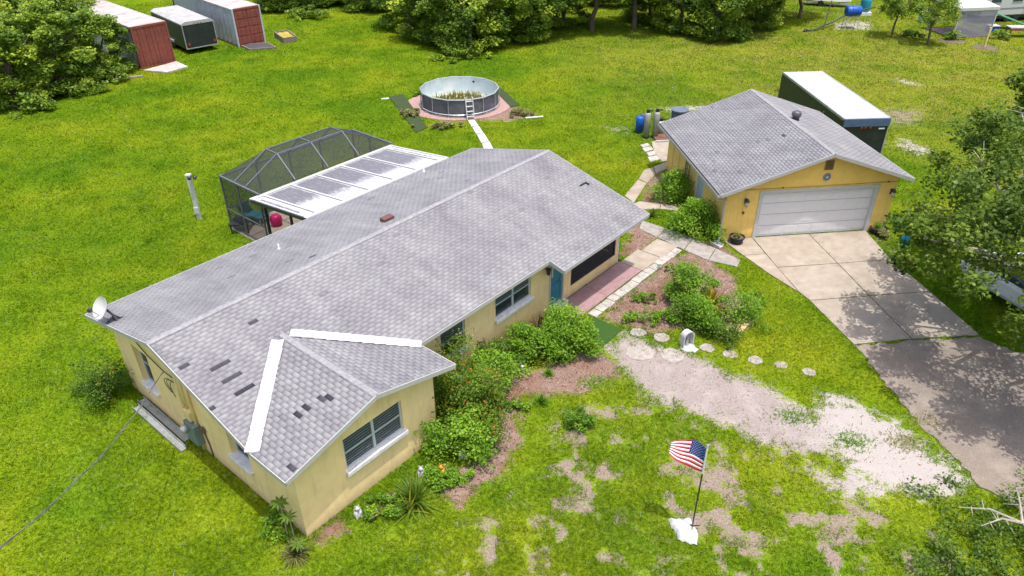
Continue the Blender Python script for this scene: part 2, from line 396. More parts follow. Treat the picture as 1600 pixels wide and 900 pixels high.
BARE = [pxpoly(l) for l in [
    [(590, 825), (628, 800), (632, 825), (600, 850)], [(800, 778), (832, 770), (830, 795), (805, 795)], [(870, 635), (960, 640), (945, 690), (890, 705), (860, 690)],
    [(365, 735), (395, 745), (430, 790), (400, 785)], [(1150, 700), (1200, 690), (1260, 720), (1240, 742)], [(1310, 450), (1340, 520), (1328, 530), (1295, 470)],
    [(1055, 655), (1075, 650), (1090, 690), (1060, 690)], [(1345, 205), (1395, 215), (1400, 235), (1360, 225)], [(1365, 165), (1455, 170), (1450, 200), (1380, 200)],
    [(990, 395), (1010, 395), (1040, 430), (980, 500)], [(60, 160), (150, 135), (180, 120), (190, 105), (160, 85), (20, 140), (0, 175)], [(1420, 560), (1450, 600), (1600, 620), (1600, 560)]]]
DRY = pxpoly([(1020, 60), (1600, 60), (1600, 300), (1440, 300), (1400, 180), (1200, 110), (900, 110), (900, 60)])
DRY2 = pxpoly([(760, 620), (1000, 600), (1180, 690), (1500, 790), (1560, 960), (640, 960), (700, 800)])
SOFT = (1.5, 1.1, 2.0)
rough_edge = lambda P, s=1.: (fbm(P[:, 0] * 1.3, P[:, 1] * 1.3) - .5) * 1.1 * s
def weights(P):
    n = len(P); W = np.zeros((n, 4)); re_ = rough_edge(P)
    for ch, polys in ((0, SAND), (1, MULCH), (2, BARE)):
        for qi, q in enumerate(polys):
            amp = (1 if qi < 3 else .55) if ch == 0 else .55 if ch == 2 else (1 if qi < 6 else .7)
            W[:, ch] = np.maximum(W[:, ch], amp * np.clip(.5 + (sdpoly(P, q) + re_ * .6) / SOFT[ch], 0, 1))
    front = np.clip(.5 + sdpoly(P, DRY2) / 3, 0, 1)
    spots = np.clip(.245 + (fbm(P[:, 0] * 1.7 + 3, P[:, 1] * 1.7, 4) - .5) * 2.7, 0, .62) * front
    W[:, 2] = np.maximum(W[:, 2], spots)
    W[:, 2] = np.maximum(W[:, 2], .26 * np.clip((fbm(P[:, 0] * .5 + 40, P[:, 1] * .5, 4) - .62) * 9, 0, 1))
    W[:, 3] = np.clip(np.clip(.5 + sdpoly(P, DRY) / 8, 0, 1) * .8 + front * .35, 0, 1) * np.clip(fbm(P[:, 0] * .2, P[:, 1] * .2, 3) * 2.2 - .3, .1, 1)
    return W
NX0, NX1, NY0, NY1, NS = -30., 24., 8., 46., .12
xs = np.arange(NX0, NX1 + NS / 2, NS); ys = np.arange(NY0, NY1 + NS / 2, NS)
XX, YY = np.meshgrid(xs, ys); NV = np.stack([XX.ravel(), YY.ravel()], 1)
NW = weights(NV)
bz = (fbm(NV[:, 0] * 1.7, NV[:, 1] * 1.7) - .5) * .05
edge = np.minimum.reduce([NV[:, 0] - NX0, NX1 - NV[:, 0], NV[:, 1] - NY0, NY1 - NV[:, 1]]); bz *= np.clip(edge, 0, 1)
nxn, nyn = len(xs), len(ys)
ii, jj = np.meshgrid(np.arange(nxn - 1), np.arange(nyn - 1)); b0 = (jj * nxn + ii).ravel()
NF = np.stack([b0, b0 + 1, b0 + nxn + 1, b0 + nxn], 1)
fx = np.unique(np.concatenate([[-400, -250, -150, -100, -80], np.arange(-70, 70.1, .5), [80, 100, 150, 250, 400]])); fy = np.unique(np.concatenate([[-150, -60, -20, -5, 2], np.arange(4, 90.1, .5), [100, 130, 200, 500]]))
FX, FY = np.meshgrid(fx, fy); FV = np.stack([FX.ravel(), FY.ravel()], 1); FWt = weights(FV)
fi, fj = np.meshgrid(np.arange(len(fx) - 1), np.arange(len(fy) - 1)); k = len(fx); b0 = (fj * k + fi).ravel()
FF = np.stack([b0, b0 + 1, b0 + k + 1, b0 + k], 1)
cx = FV[FF].mean(1); keep = ~((cx[:, 0] > NX0) & (cx[:, 0] < NX1) & (cx[:, 1] > NY0) & (cx[:, 1] < NY1)); FF = FF[keep]
AV = np.concatenate([np.c_[NV, bz], np.c_[FV, np.zeros(len(FV))]]); AW = np.concatenate([NW, FWt]); AF = np.concatenate([NF, FF + len(NV)])
fw_ = AW[AF].mean(1); cls = np.zeros(len(AF), int); cls[fw_[:, 1] > .5] = 2; cls[fw_[:, 0] > .5] = 1
for k, nm in ((0, 'lawn'), (1, 'sand_ground'), (2, 'mulch_ground')):
    f = AF[cls == k]; used, inv = np.unique(f, return_inverse=True); f = inv.reshape(f.shape)
    o = bpy.data.objects.new(nm, npmesh(nm, AV[used], f, mg, {'w': ('FLOAT_COLOR', 'POINT', AW[used])}, True)); link(o); tag(o, kind='structure')

# ------------------------------------------------------------------ paved areas
EXCL = []          # footprints without grass (world polygons)
def slab(name, pts, z0, z1, mat, parent=None, bevel=.012, kind=None):
    pts = [Vector((p[0], p[1], z0)) for p in pts]
    a = sum(pts[i].x * pts[(i + 1) % len(pts)].y - pts[(i + 1) % len(pts)].x * pts[i].y for i in range(len(pts)))
    if a < 0: pts.reverse()
    o = MB().prism(pts, (0, 0, z1 - z0)).build(name, mat, parent, bevel=bevel)
    EXCL.append([(p.x, p.y) for p in pts])
    if kind: tag(o, kind=kind)
    return o
drv = tag(empty('driveway'), kind='structure')
for q in [[(.54, .366), (1.85, .366), (1.85, -1.0), (.9, -1.0)], [(.92, -1.03), (1.85, -1.03), (1.9, -3.9), (1.35, -2.5)], [(1.88, .366), (4.38, .366), (4.38, -2.1), (1.88, -2.1)],
          [(4.41, .366), (6.95, .366), (6.68, -2.1), (4.41, -2.1)], [(1.88, -2.13), (4.38, -2.13), (4.38, -4.5), (2.07, -4.5), (1.93, -3.9)],
          [(4.41, -2.13), (6.68, -2.13), (6.8, -4.5), (4.41, -4.5)], [(2.07, -4.53), (4.38, -4.53), (4.4, -7.2), (2.3, -7.25)], [(4.41, -4.53), (6.8, -4.53), (6.84, -7.28), (4.43, -7.2)]]:
    slab('concrete_slab', [gw(*p) for p in q], -.08, .045 + random.uniform(-.006, .006), m_conc, drv)
# old asphalt approach with a crumbled edge
ap = pxpoly([(1336, 541.5), (1380, 537), (1430, 533), (1530, 527), (1570, 545), (1640, 560)]) + [(30, 20), (30, 8), (15, 9.5)] + pxpoly([(1600, 800), (1560, 775), (1520, 752), (1500, 720), (1462, 690), (1440, 665), (1410, 630), (1385, 605), (1360, 570)])
pts = []
for i in range(len(ap)):
    a = Vector(ap[i]); b = Vector(ap[(i + 1) % len(ap)]); n = max(1, int((b - a).length / .18)) if (b - a).length < 6 else 1
    for k in range(n):
        q = a.lerp(b, k / n); j = .09 if n > 1 else 0; pts.append((q.x + random.uniform(-j, j), q.y + random.uniform(-j, j)))
slab('asphalt_drive', pts, -.05, .03, m_asph, bevel=0, kind='structure')
wk = tag(empty('walkway'), kind='structure')
for q in [[(1003, 345), (1042, 358), (1026, 371), (999, 358)], [(1043, 358.5), (1082, 373), (1068, 391), (1027, 371.5)], [(1083, 373.5), (1118, 389), (1106, 407), (1069, 391.5)], [(1119, 389.5), (1156, 407), (1152, 418), (1107, 407.5)]]:
    slab('walkway_slab', pxpoly(q), -.05, .035 + random.uniform(-.005, .008), m_oldconc, wk)
gp = tag(empty('garden_path'), kind='structure')
for q in [[(976, 306), (990, 318), (1010, 287), (997, 281)], [(998, 280), (1011, 286), (1024, 273), (1020, 262), (1006, 266)], [(1021, 261), (1025, 272), (1048, 262), (1047, 252)],
          [(987, 320), (1000, 315), (1032, 320), (1030, 327), (1005, 328)], [(1033, 320), (1062, 323), (1060, 330), (1031, 327)], [(975, 309), (988, 319), (998, 326), (1000, 343), (985, 330)]]:
    slab('path_slab', pxpoly(q), -.05, .03 + random.uniform(-.006, .01), m_conc, gp)
pad = tag(empty('equipment_pad'), kind='structure')
slab('pad_slab', pxpoly([(1018, 222), (1047, 219), (1052, 250), (1034, 253), (1022, 238)]), -.05, .04, m_conc, pad)
for q in [[(1000, 227), (1012, 224), (1016, 228), (1004, 231)], [(1003, 232), (1017, 229), (1021, 234), (1008, 238)], [(1010, 239), (1022, 236), (1027, 241), (1014, 245)], [(1012, 246), (1027, 243), (1032, 249), (1016, 254)]]:
    slab('paver', pxpoly(q), -.04, .035, m_paver, pad)
pw = tag(empty('porch_paving'), kind='structure')
for u0, u1, y0, y1, mt in [(12.2, 14.3, -4.85, -3.8, m_pink), (14.31, 16.7, -4.85, -3.8, m_pink), (16.72, 18.05, -4.9, -3.85, m_conc), (18.08, 19.35, -5.0, -4.0, m_conc)]:
    slab('paving_slab', [hw(u0, y0), hw(u1, y0), hw(u1, y1), hw(u0, y1)], -.05, .05, mt, pw)
for k in range(15):
    u0 = 12.9 + k * .42; j = random.uniform(-.02, .02)
    slab('border_paver', [hw(u0, -5.28 + j), hw(u0 + .4, -5.28 + j), hw(u0 + .4, -4.91 + j), hw(u0, -4.91 + j)], -.04, .04 + random.uniform(-.008, .01), m_paver, pw)
# narrow white stepping path to the pool
pp = tag(empty('pool_path'), kind='structure')
for q in [[(731, 189), (741, 188), (748, 197), (737, 199)], [(738, 200), (748.5, 198), (755, 208), (744, 210)], [(745, 211), (756, 209), (764, 221), (752, 224)], [(753, 225), (765, 222), (772, 236), (758, 238)]]:
    slab('path_board', pxpoly(q), -.03, .05, m_white, pp)
gpad = slab('gravel_pad', [G(718, 162)[:2] and (G(716, 163).x + 3.35 * math.cos(a), G(716, 163).y + 3.0 * math.sin(a)) for a in np.arange(0, 2 * PI, .2)], -.04, .03, M('pink_gravel', (.34, .22, .205), .95, var=.35, scale=22, bmp=.6, world=True), bevel=0, kind='structure')

# ------------------------------------------------------------------ building helpers
def wall(name, mat, parent, p0, p1, z0, z1, ops=(), th=.2, inward=None):
    """straight wall along p0->p1 (2D local); ops (a0,a1,z0,z1); thickness to the left of the direction (inward)"""
    p0 = Vector(p0); p1 = Vector(p1); d = (p1 - p0); L = d.length; d.normalize(); nn = Vector((-d.y, d.x))
    Mx = Matrix(((d.x, nn.x, 0, p0.x), (d.y, nn.y, 0, p0.y), (0, 0, 1, 0), (0, 0, 0, 1))); mb = MB()
    xs_ = sorted({0, L, *[o[0] for o in ops], *[o[1] for o in ops]})
    for a, b in zip(xs_[:-1], xs_[1:]):
        cur = z0
        for o in sorted([o for o in ops if o[0] < (a + b) / 2 < o[1]], key=lambda o: o[2]):
            if o[2] > cur + 1e-4: mb.box(a, b, 0, th, cur, o[2], Mx)
            cur = o[3]
        if cur < z1 - 1e-4: mb.box(a, b, 0, th, cur, z1, Mx)
    return mb.build(name, mat, parent)

def window(parent, p, d, W, z0, z1, cols=2, recess=.08, sill=(.1, .06), blind=.5, frame=m_alu, sillmat=m_sill, sill_over=.06, reveal=None):
    """part 'window' in an opening starting at local 2D p along d; local y points into the house"""
    d = Vector(d).normalized(); nn = Vector((-d.y, d.x)); H = z1 - z0; mb = MB(); t = .055; y0, y1 = recess, recess + .05
    mb.box(0, t, y0, y1, 0, H); mb.box(W - t, W, y0, y1, 0, H); mb.box(t, W - t, y0, y1, 0, t); mb.box(t, W - t, y0, y1, H - t, H)
    cw = (W - 2 * t) / cols
    for k in range(1, cols): mb.box(t + k * cw - .04, t + k * cw + .04, y0 - .01, y1, t, H - t)
    o = mb.build('window', frame, parent); o.matrix_local = Matrix(((d.x, nn.x, 0, p[0]), (d.y, nn.y, 0, p[1]), (0, 0, 1, z0), (0, 0, 0, 1)))
    for k in range(cols):
        a = t + k * cw + (.04 if k else 0); b = t + (k + 1) * cw - (.04 if k < cols - 1 else 0); mid = H * .5
        MB().box(a, b, y0 + .005, y0 + .04, mid - .022, mid + .022).build('meeting_rail', frame, o)
        MB().box(a, b, y0 + .028, y0 + .034, t, mid - .022).build('pane', m_glass, o)
        MB().box(a, b, y0 + .020, y0 + .026, mid + .022, H - t).build('pane', m_glass, o)
    if blind:
        mb = MB(); z = H - t
        while z > t + (H - 2 * t) * (1 - blind): mb.box(t, W - t, y0 + .038, y0 + .048, z - .055, z - .014); z -= .085
        tag(mb.build('blind', m_blind, o), kind='stuff')
    MB().box(-.1, W + .1, y1 + .12, y1 + .14, -.1, H + .1).build('unlit_room_backing', m_dkroom, o)  # near-black sheet stands in for the unlit room behind the glass
    if sill: MB().box(-sill_over, W + sill_over, -sill[0], recess + .002, -sill[1] - .03, .012).build('sill', sillmat, o, bevel=.012)
    return o

def rayplane(px, py, P0, n):
    d = Vector(FW + RT * (px - 800) / FPX + UP * (450 - py) / FPX); c = Vector(CAM); n = Vector(n)
    return c + d * ((Vector(P0) - c).dot(n) / d.dot(n))

class RoofPlane:
    def __init__(s, O, e, d, T, iv): s.O = Vector(O); s.e = Vector(e).normalized(); s.d = Vector(d).normalized(); s.T = T; s.iv = iv; s.n = s.e.cross(s.d); s.n = s.n if s.n.z > 0 else -s.n
    def pt(s, u, t, h=0): return s.O + s.e * u + s.d * t + s.n * h
    def tabs(s, exp=.130, tab=.272, palette=(.6, .13)):
        out = []; nrow = max(1, round(s.T / exp)); ex = s.T / nrow
        for r in range(nrow):
            t0 = r * ex; t1 = t0 + ex; off = (r % 2) * tab / 2 + random.uniform(-.015, .015); rowtone = random.gauss(0, .035)
            for ua, ub in s.iv((t0 + t1) / 2):
                k = math.floor((ua - off) / tab)
                while True:
                    a = max(ua, off + k * tab + .003); b = min(ub, off + (k + 1) * tab - .003); k += 1
                    if a >= ub: break
                    if b - a > .02:
                        tone = min(1, max(.26, random.gauss(*palette) + rowtone))
                        if random.random() < .006: tone = .3
                        out.append([s, a, b, t0 + .001, t1 - (.006 if s.d.y < .5 else .003), tone])
        return out

TABMESH = {}
def shingle_parts(roof, tabs, W_, dark=(), singles=300, name='shingle', ex=.146):
    """the tabs that show largest as single children of roof, the rest joined into one part"""
    def cen(t): return W_(t[0].pt((t[1] + t[2]) / 2, (t[3] + t[4]) / 2))
    info = [PX(cen(t)) for t in tabs]
    for q in dark:
        k = min(range(len(tabs)), key=lambda i: (info[i][0] - q[0]) ** 2 + (info[i][1] - q[1]) ** 2); tabs[k][5] = random.uniform(.0, .1)
        tabs[k].append('d')
    order = sorted(range(len(tabs)), key=lambda i: (0 if len(tabs[i]) > 6 else 1, info[i][2] if (tabs[i][0].n.y < .1 and tabs[i][2] - tabs[i][1] > .245) else 1e6))
    pick = set(i for i in order[:singles] if tabs[i][2] - tabs[i][1] > .245 and tabs[i][0].n.y < .3) if singles else set()
    V = []; Tn = []
    for i, (p, a, b, t0, t1, tone, *fl) in enumerate(tabs):
        h0, h1 = (.003, .010) if not fl else (.002, .005)
        if i in pick:
            key = (round(tone * 12), bool(fl), round(t1 - t0, 3))
            if key not in TABMESH:
                w_ = .266; l = t1 - t0
                vs = [(0, 0, h0), (w_, 0, h0), (w_, l, h1), (0, l, h1), (0, 0, 0), (w_, 0, 0), (w_, l, 0), (0, l, 0)]
                me = npmesh('shingle', vs, [(0, 1, 2, 3), (3, 2, 6, 7), (0, 3, 7, 4), (1, 5, 6, 2)], ms, {'tone': ('FLOAT', 'FACE', [key[0] / 12] * 4)}); TABMESH[key] = me
            o = bpy.data.objects.new(name, TABMESH[key]); link(o, roof); q = p.pt(a, t0)
            o.matrix_local = Matrix(((p.e.x, p.d.x, p.n.x, q.x), (p.e.y, p.d.y, p.n.y, q.y), (p.e.z, p.d.z, p.n.z, q.z), (0, 0, 0, 1)))
        else:
            V += [p.pt(a, t0, h0), p.pt(b, t0, h0), p.pt(b, t1, h1), p.pt(a, t1, h1), p.pt(a, t0), p.pt(b, t0), p.pt(b, t1), p.pt(a, t1)]; Tn += [tone] * 4
    n = len(V) // 8; base_ = np.arange(n)[:, None, None] * 8
    F = (base_ + np.array([(0, 1, 2, 3), (3, 2, 6, 7), (0, 3, 7, 4), (1, 5, 6, 2)])[None]).reshape(-1, 4)
    o = bpy.data.objects.new('shingles', npmesh('shingles', [tuple(v) for v in V], F, ms, {'tone': ('FLOAT', 'FACE', Tn)})); link(o, roof); tag(o, kind='stuff')

# ------------------------------------------------------------------ HOUSE
house = tag(empty('house', (HX, HY, 0), HA), 'long single storey cream stucco house with a weathered grey shingle roof', 'house')
HM = Matrix.Translation((HX, HY, 0)) @ Matrix.Rotation(HA, 4, 'Z'); HW = lambda p: HM @ Vector(p)
L, VR, VF, VP, VW, UW, U1 = 16.85, 4.264, 4.2245, 4.8337, 5.6111, 5.446, 11.446
HR, S, SR, HWG, WPK = 3.7854, .2726, .2326, 3.3305, 2.757
HE = 2.611; SL = (HWG - HE) / WPK; SRT = (HWG - HE) / (UW - WPK)
EXCL.append([hw(*p)[:2] for p in [(.42, 3.8), (.42, -5.17), (5.0, -5.17), (5., -3.75), (16.6, -3.75), (16.6, 3.8)]])
# walls
wall('wall', m_stucco, house, (.42, 3.8), (.42, -5.17), 0, 2.45, [(1.15, 2.05, .85, 2.25), (5.95, 6.9, .92, 2.1)])
wall('wall', m_stucco, house, (.62, -5.17), (5.0, -5.17), 0, 2.45, [(1.25, 3.2, 1.16, 2.2)])
wall('wall', m_stucco, house, (5.0, -4.97), (5.0, -3.75), 0, 2.45)
wall('wall', m_stucco, house, (4.8, -3.75), (16.6, -3.75), 0, 2.45, [(1.9, 2.98, 1.0, 2.12), (4.42, 6.26, 1.22, 2.2), (7.3, 8.16, .1, 2.1), (8.62, 11.62, .46, 2.2)])
wall('wall', m_stucco, house, (16.6, -3.55), (16.6, 3.8), 0, 2.45, [(.1, 2.0, .46, 2.2)])
wall('wall', m_stucco, house, (16.4, 3.8), (.62, 3.8), 0, 2.45, [(1.4, 3.2, .05, 2.1), (4.2, 6.0, .05, 2.1)])
MB().prism([(.42, 3.8, 2.452), (.42, 3.8, 2.75), (.42, 0, 3.64), (.42, -4.3, 2.48), (.42, -5.17, 2.48), (.42, -5.17, 2.452)], (.2, 0, 0)).build('gable', m_stucco, house)
MB().prism([(.625, -5.17, 2.452), (5.0, -5.17, 2.452), (5.0, -5.17, 2.56), (2.757, -5.17, 3.18), (.625, -5.17, 2.6)], (0, .2, 0)).build('gable', m_stucco, house)
MB().prism([(16.4, 3.8, 2.452), (16.4, 3.8, 2.75), (16.4, 0, 3.64), (16.4, -3.75, 2.62), (16.4, -3.75, 2.452)], (.2, 0, 0)).build('gable', m_stucco, house)
MB().box(5.0, 16.4, -3.75, -3.55, 2.452, 2.6).build('wall_plate', m_stucco, house)
box('porch_floor', m_oldconc, house, 13.0, 16.38, -3.5, .3, .0, .12); box('porch_back_wall', m_dkroom, house, 12.9, 16.39, .3, .4, .12, 2.5); box('porch_side_wall', m_dkroom, house, 12.95, 13.05, -3.5, .29, .12, 2.5)  # porch walls coloured near-black to paint in the shade behind the screen
# windows
window(house, (.42, 2.65), (0, -1), .9, .85, 2.25, cols=1, recess=.15, sill=(.09, .07), blind=.25)
window(house, (.42, -2.15), (0, -1), .95, .92, 2.1, cols=1, recess=.15, sill=(.09, .07), blind=.4)
window(house, (1.87, -5.17), (1, 0), 1.95, 1.16, 2.2, cols=2, recess=.05, sill=(.12, .09), blind=.98)
window(house, (6.7, -3.75), (1, 0), 1.08, 1.0, 2.12, cols=1, recess=.05, sill=(.1, .08), blind=.6)
window(house, (9.22, -3.75), (1, 0), 1.84, 1.22, 2.2, cols=2, recess=.05, sill=(.12, .09), blind=.5)
# entrance door with frame
dr = MB().box(12.16, 12.90, -3.69, -3.645, .16, 2.04).build('front_door', m_teal, house, bevel=.006)
MB().box(12.1, 12.16, -3.78, -3.56, .1, 2.1).box(12.90, 12.96, -3.78, -3.56, .1, 2.1).box(12.16, 12.90, -3.78, -3.56, 2.04, 2.1).build('door_frame', m_white, dr)
MB().box(12.04, 13.02, -3.98, -3.56, .02, .15).build('threshold', m_sill, dr, bevel=.01)
for z0 in (.3, 1.15): MB().box(12.26, 12.80, -3.712, -3.692, z0, z0 + .7).build('door_panel', m_teal, dr, bevel=.008)
MB().lathe([(0, 0), (.03, .005), (.035, .03), (0, .05)], 10, (12.82, -3.70, 1.05), Matrix.Rotation(PI / 2, 3, 'X')).build('handle', m_metal, dr, smooth=True)
MB().box(12.28, 12.36, -3.725, -3.714, 1.35, 1.8).build('door_hanging', M('wreath_pale', (.55, .5, .45)), dr)
# wall lantern by the door
lan = MB().lathe([(.0, 0), (.07, .02), (.085, .2), (.1, .22), (0, .32)], 8, (11.85, -3.90, 1.75)).bar((11.85, -3.76, 1.95), (11.85, -3.9, 2.05), .025).build('wall_lantern', m_bronze, house)
# porch screens and trims
MB().box(13.42, 16.42, -3.70, -3.695, .5, 2.2).build('porch_screen', m_screen2, house)
MB().box(16.5, 16.505, -3.45, -1.55, .5, 2.2).build('porch_screen', m_screen2, house)
MB().box(13.42, 13.47, -3.74, -3.70, .46, 2.2).box(16.37, 16.42, -3.74, -3.70, .46, 2.2).box(13.47, 16.37, -3.74, -3.70, .46, .5).build('screen_frame', m_bronze, house)
MB().box(16.605, 16.66, -3.76, -3.70, .0, 2.6).build('corner_post', m_sill, house)
# roof decks
HRf = MB()
TH = .11
front = [(0, 0), (0, -VF), (U1, -VF), (U1, -VP), (L, -VP), (L, 0)]
zf = lambda y: HR - S * abs(y) if y <= 0 else HR - SR * y
HRf.prism([(x, y, zf(y) - TH) for x, y in front], (0, 0, TH))
HRf.prism([(0, 0, HR - TH), (L, 0, HR - TH), (L, VR, zf(VR) - TH), (0, VR, zf(VR) - TH)], (0, 0, TH))
zl = lambda x: HWG - SL * (WPK - x); zr = lambda x: HWG - SRT * (x - WPK)
VTOP = (HR - HWG) / S; VBOT = (HR - HE) / S
HRf.prism([(WPK, -VTOP, HWG - TH), (0, -VBOT, HE - TH), (0, -VW, HE - TH), (WPK, -VW, HWG - TH)], (0, 0, TH + .002))
HRf.prism([(WPK, -VTOP, HWG - TH), (WPK, -VW, HWG - TH), (UW, -VW, HE - TH), (UW, -VBOT, HE - TH)], (0, 0, TH + .002))
roof = HRf.build('roof', m_deck, house)
# fascia boards
def fascia(a, b, h=.13, dz=-.055, parent=roof, mat=m_fascia, off=(0, 0)):
    a = Vector(a) + Vector((off[0], off[1], dz)); b = Vector(b) + Vector((off[0], off[1], dz)); return MB().bar(a, b, .022, h).build('fascia', mat, parent)
fascia((0, 0, HR), (0, VR, zf(VR)), off=(-.014, 0)); fascia((0, 0, HR), (0, -VBOT, zf(-VBOT)), off=(-.014, 0)); fascia((0, -VBOT, HE), (0, -VW, HE), off=(-.014, 0))
fascia((0, -VW, HE), (WPK, -VW, HWG), off=(0, -.014)); fascia((WPK, -VW, HWG), (UW, -VW, HE), off=(0, -.014)); fascia((UW, -VW, HE), (UW, -VBOT, HE), off=(.014, 0))
fascia((UW, -VF, zf(-VF)), (U1, -VF, zf(-VF)), off=(0, -.014)); fascia((U1, -VF, zf(-VF)), (U1, -VP, zf(-VP)), off=(-.014, 0), h=.16); fascia((U1, -VP, zf(-VP)), (L, -VP, zf(-VP)), off=(0, -.014))
fascia((L, -VP, zf(-VP)), (L, 0, HR), off=(.014, 0)); fascia((L, 0, HR), (L, VR, zf(VR)), off=(.014, 0)); fascia((0, VR, zf(VR)), (L, VR, zf(VR)), off=(0, .014))
# shingles
def iv_front(t):
    v = t * math.cos(math.atan(S)); z = HR - S * v
    if v > VF: return [(U1, L)]
    if v > VTOP: return [(0, max(0.0, WPK - (HWG - z) / SL)), (min(UW, WPK + (HWG - z) / SRT), L)]
    return [(0, L)]
cf, cr_ = math.sqrt(1 + S * S), math.sqrt(1 + SR * SR)
PF = RoofPlane((0, 0, HR + .001), (1, 0, 0), (0, -1, -S), VP * cf, iv_front)
PR = RoofPlane((0, 0, HR + .001), (1, 0, 0), (0, 1, -SR), VR * cr_, lambda t: [(0, L)])
cl = math.sqrt(1 + SL * SL)
def iv_wing(t): x = t / cl; v0 = VTOP + (VBOT - VTOP) * x / WPK; return [(-VW, -v0)]
PWL = RoofPlane((WPK, 0, HWG + .003), (0, 1, 0), (-1, 0, -SL), WPK * cl, iv_wing)
cr2 = math.sqrt(1 + SRT * SRT)
def iv_wing2(t): x = t / cr2; v0 = VTOP + (VBOT - VTOP) * x / (UW - WPK); return [(-VW, -v0)]
PWR = RoofPlane((WPK, 0, HWG + .003), (0, 1, 0), (1, 0, -SRT), (UW - WPK) * cr2, iv_wing2)
DARK = [(397, 502), (346, 565), (339, 577), (353, 591), (364, 587), (386, 605), (380, 616), (289, 574), (335, 634), (470, 652), (485, 639), (498, 627), (512, 623), (455, 735), (489, 399)]
random.seed(5)
tabs = PF.tabs(palette=(.66, .035)) + PR.tabs(palette=(.84, .02)) + PWL.tabs(palette=(.68, .045)) + PWR.tabs(palette=(.70, .035))
for t in tabs:      # lichen streaks near the left gable peak
    if t[0] is PF and t[1] < .4 and .2 < t[3] < 1.5 and random.random() < .4: t[5] = random.uniform(.25, .5)
shingle_parts(roof, tabs, HW, DARK, 300)
def ridge(a, b, n1_, n2_, parent, seg=.3, wd=.15, lift=.012):
    a = Vector(a); b = Vector(b); k = max(1, int((b - a).length / seg)); mb = MB()
    for i in range(k):
        p = a.lerp(b, i / k); q = a.lerp(b, (i + 1.08) / k); j = random.uniform(-.004, .004)
        for dd in (n1_, n2_):
            dd = Vector(dd).normalized() * wd; up = Vector((0, 0, lift + j)); u2 = Vector((0, 0, lift + .008 + j))
            mb.add([p + up, q + u2, q + dd + u2, p + dd + up], [(0, 1, 2, 3)])
    return mb.build('ridge_cap', m_cap, parent)
ridge((0, 0, HR), (L, 0, HR), (0, -1, -S), (0, 1, -SR), roof, lift=.018, wd=.10); ridge((WPK, -VW, HWG), (WPK, -VTOP - .1, HWG), (1, 0, -SRT), (-1, 0, -SL), roof, lift=.018, wd=.09)
# white valley flashings, overlapping lengths
def valley(a, b, nm, nw, away, k=11, wd=.17):
    a = Vector(a); b = Vector(b); dv = (b - a).normalized(); mb = MB()
    pm_ = Vector(nm).cross(dv).normalized(); pm_ = pm_ if pm_.dot(Vector(away)) > 0 else -pm_
    pw_ = Vector(nw).cross(dv).normalized(); pw_ = pw_ if pw_.dot(Vector(away)) < 0 else -pw_
    for i in range(k):
        p = a.lerp(b, i / k); q = a.lerp(b, (i + 1.0) / k); h0 = Vector((0, 0, .024)); h1 = Vector((0, 0, .046))
        j1, j2 = random.uniform(.97, 1.06), random.uniform(.97, 1.06); A = [p + pm_ * wd * j1 + h0, p + h0, p + pw_ * wd * j2 + h0]; B = [q + pm_ * wd * j1 + h1, q + h1, q + pw_ * wd * j2 + h1]
        low = [v - Vector((0, 0, .03)) for v in B]
        mb.add(A + B + low, [(0, 3, 4, 1), (1, 4, 5, 2), (3, 6, 7, 4), (4, 7, 8, 5)])
    return mb.build('valley_flashing', m_flash, roof)
T3 = Vector((WPK, -VTOP, HWG)); LB = Vector((0, -VBOT, HE)); RB = Vector((UW, -VBOT, HE))
valley(T3.lerp(LB, .07), LB.lerp(T3, .01), PF.n, PWL.n, (-1, .3, 0)); valley(T3.lerp(RB, .07), RB, PF.n, PWR.n, (1, .3, 0))
# roof vents
RVP = (HW((0, 0, HR)), (HM.to_3x3() @ PR.n)); toH = HM.inverted()
def on_roof(px, py, pl): P0 = HW(pl.O); return toH @ rayplane(px, py, P0, HM.to_3x3() @ pl.n)
q = on_roof(606, 344, PR); MB().box(q.x - .22, q.x + .22, q.y - .1, q.y + .16, q.z - .02, q.z + .13).build('roof_vent', M('brown_vent', (.13, .06, .055), .5), roof, bevel=.02)
for px, py in [(436, 389), (662, 268)]:
    q = on_roof(px, py, PR); MB().lathe([(.11, -.02), (.07, .06), (.045, .07), (.045, .2), (.0, .2)], 12, q).build('vent_pipe', m_metal, roof, smooth=True)
q = on_roof(911, 289, PF); MB().box(q.x - .2, q.x + .2, q.y - .02, q.y + .02, q.z, q.z + .07).box(q.x + .16, q.x + .2, q.y - .16, q.y - .02, q.z - .03, q.z + .05).build('flashing_clip', m_bronze, roof)
# meter box, conduits and cable loops on the left wall
MB().box(.20, .415, -.62, -.08, .35, 1.05).build('meter_box', m_green_box, house, bevel=.015)
MB().lathe([(.0, 0), (.12, 0), (.12, .12), (.07, .17), (0, .18)], 14, (.2, -.22, .86), Matrix.Rotation(-PI / 2, 3, 'Y')).build('electric_meter', m_metal, house, smooth=True)
box('panel_cover', m_ytrim, house, .27, .415, -.42, -.08, 1.1, 1.42, .01)
for y, r in ((-.02, .04), (-.2, .03), (-.52, .04)): MB().tube([(.36, y, 1.4 if y < -.1 and y > -.4 else .1), (.36, y, 2.0), (.36, y, 2.52 - abs(y) * .1)], r, 10).build('conduit', m_ytrim, house, smooth=True)
MB().tube([(.40, -.75, 1.0), (.40, -.9, .45), (.40, -.92, .02)], .022, 6).build('conduit', m_bark2, house)
MB().lathe([(0, 0), (.1, 0), (.1, .1), (0, .1)], 10, (.4, -.82, 1.0), Matrix.Rotation(-PI / 2, 3, 'Y')).build('utility_cap', m_bark2, house)
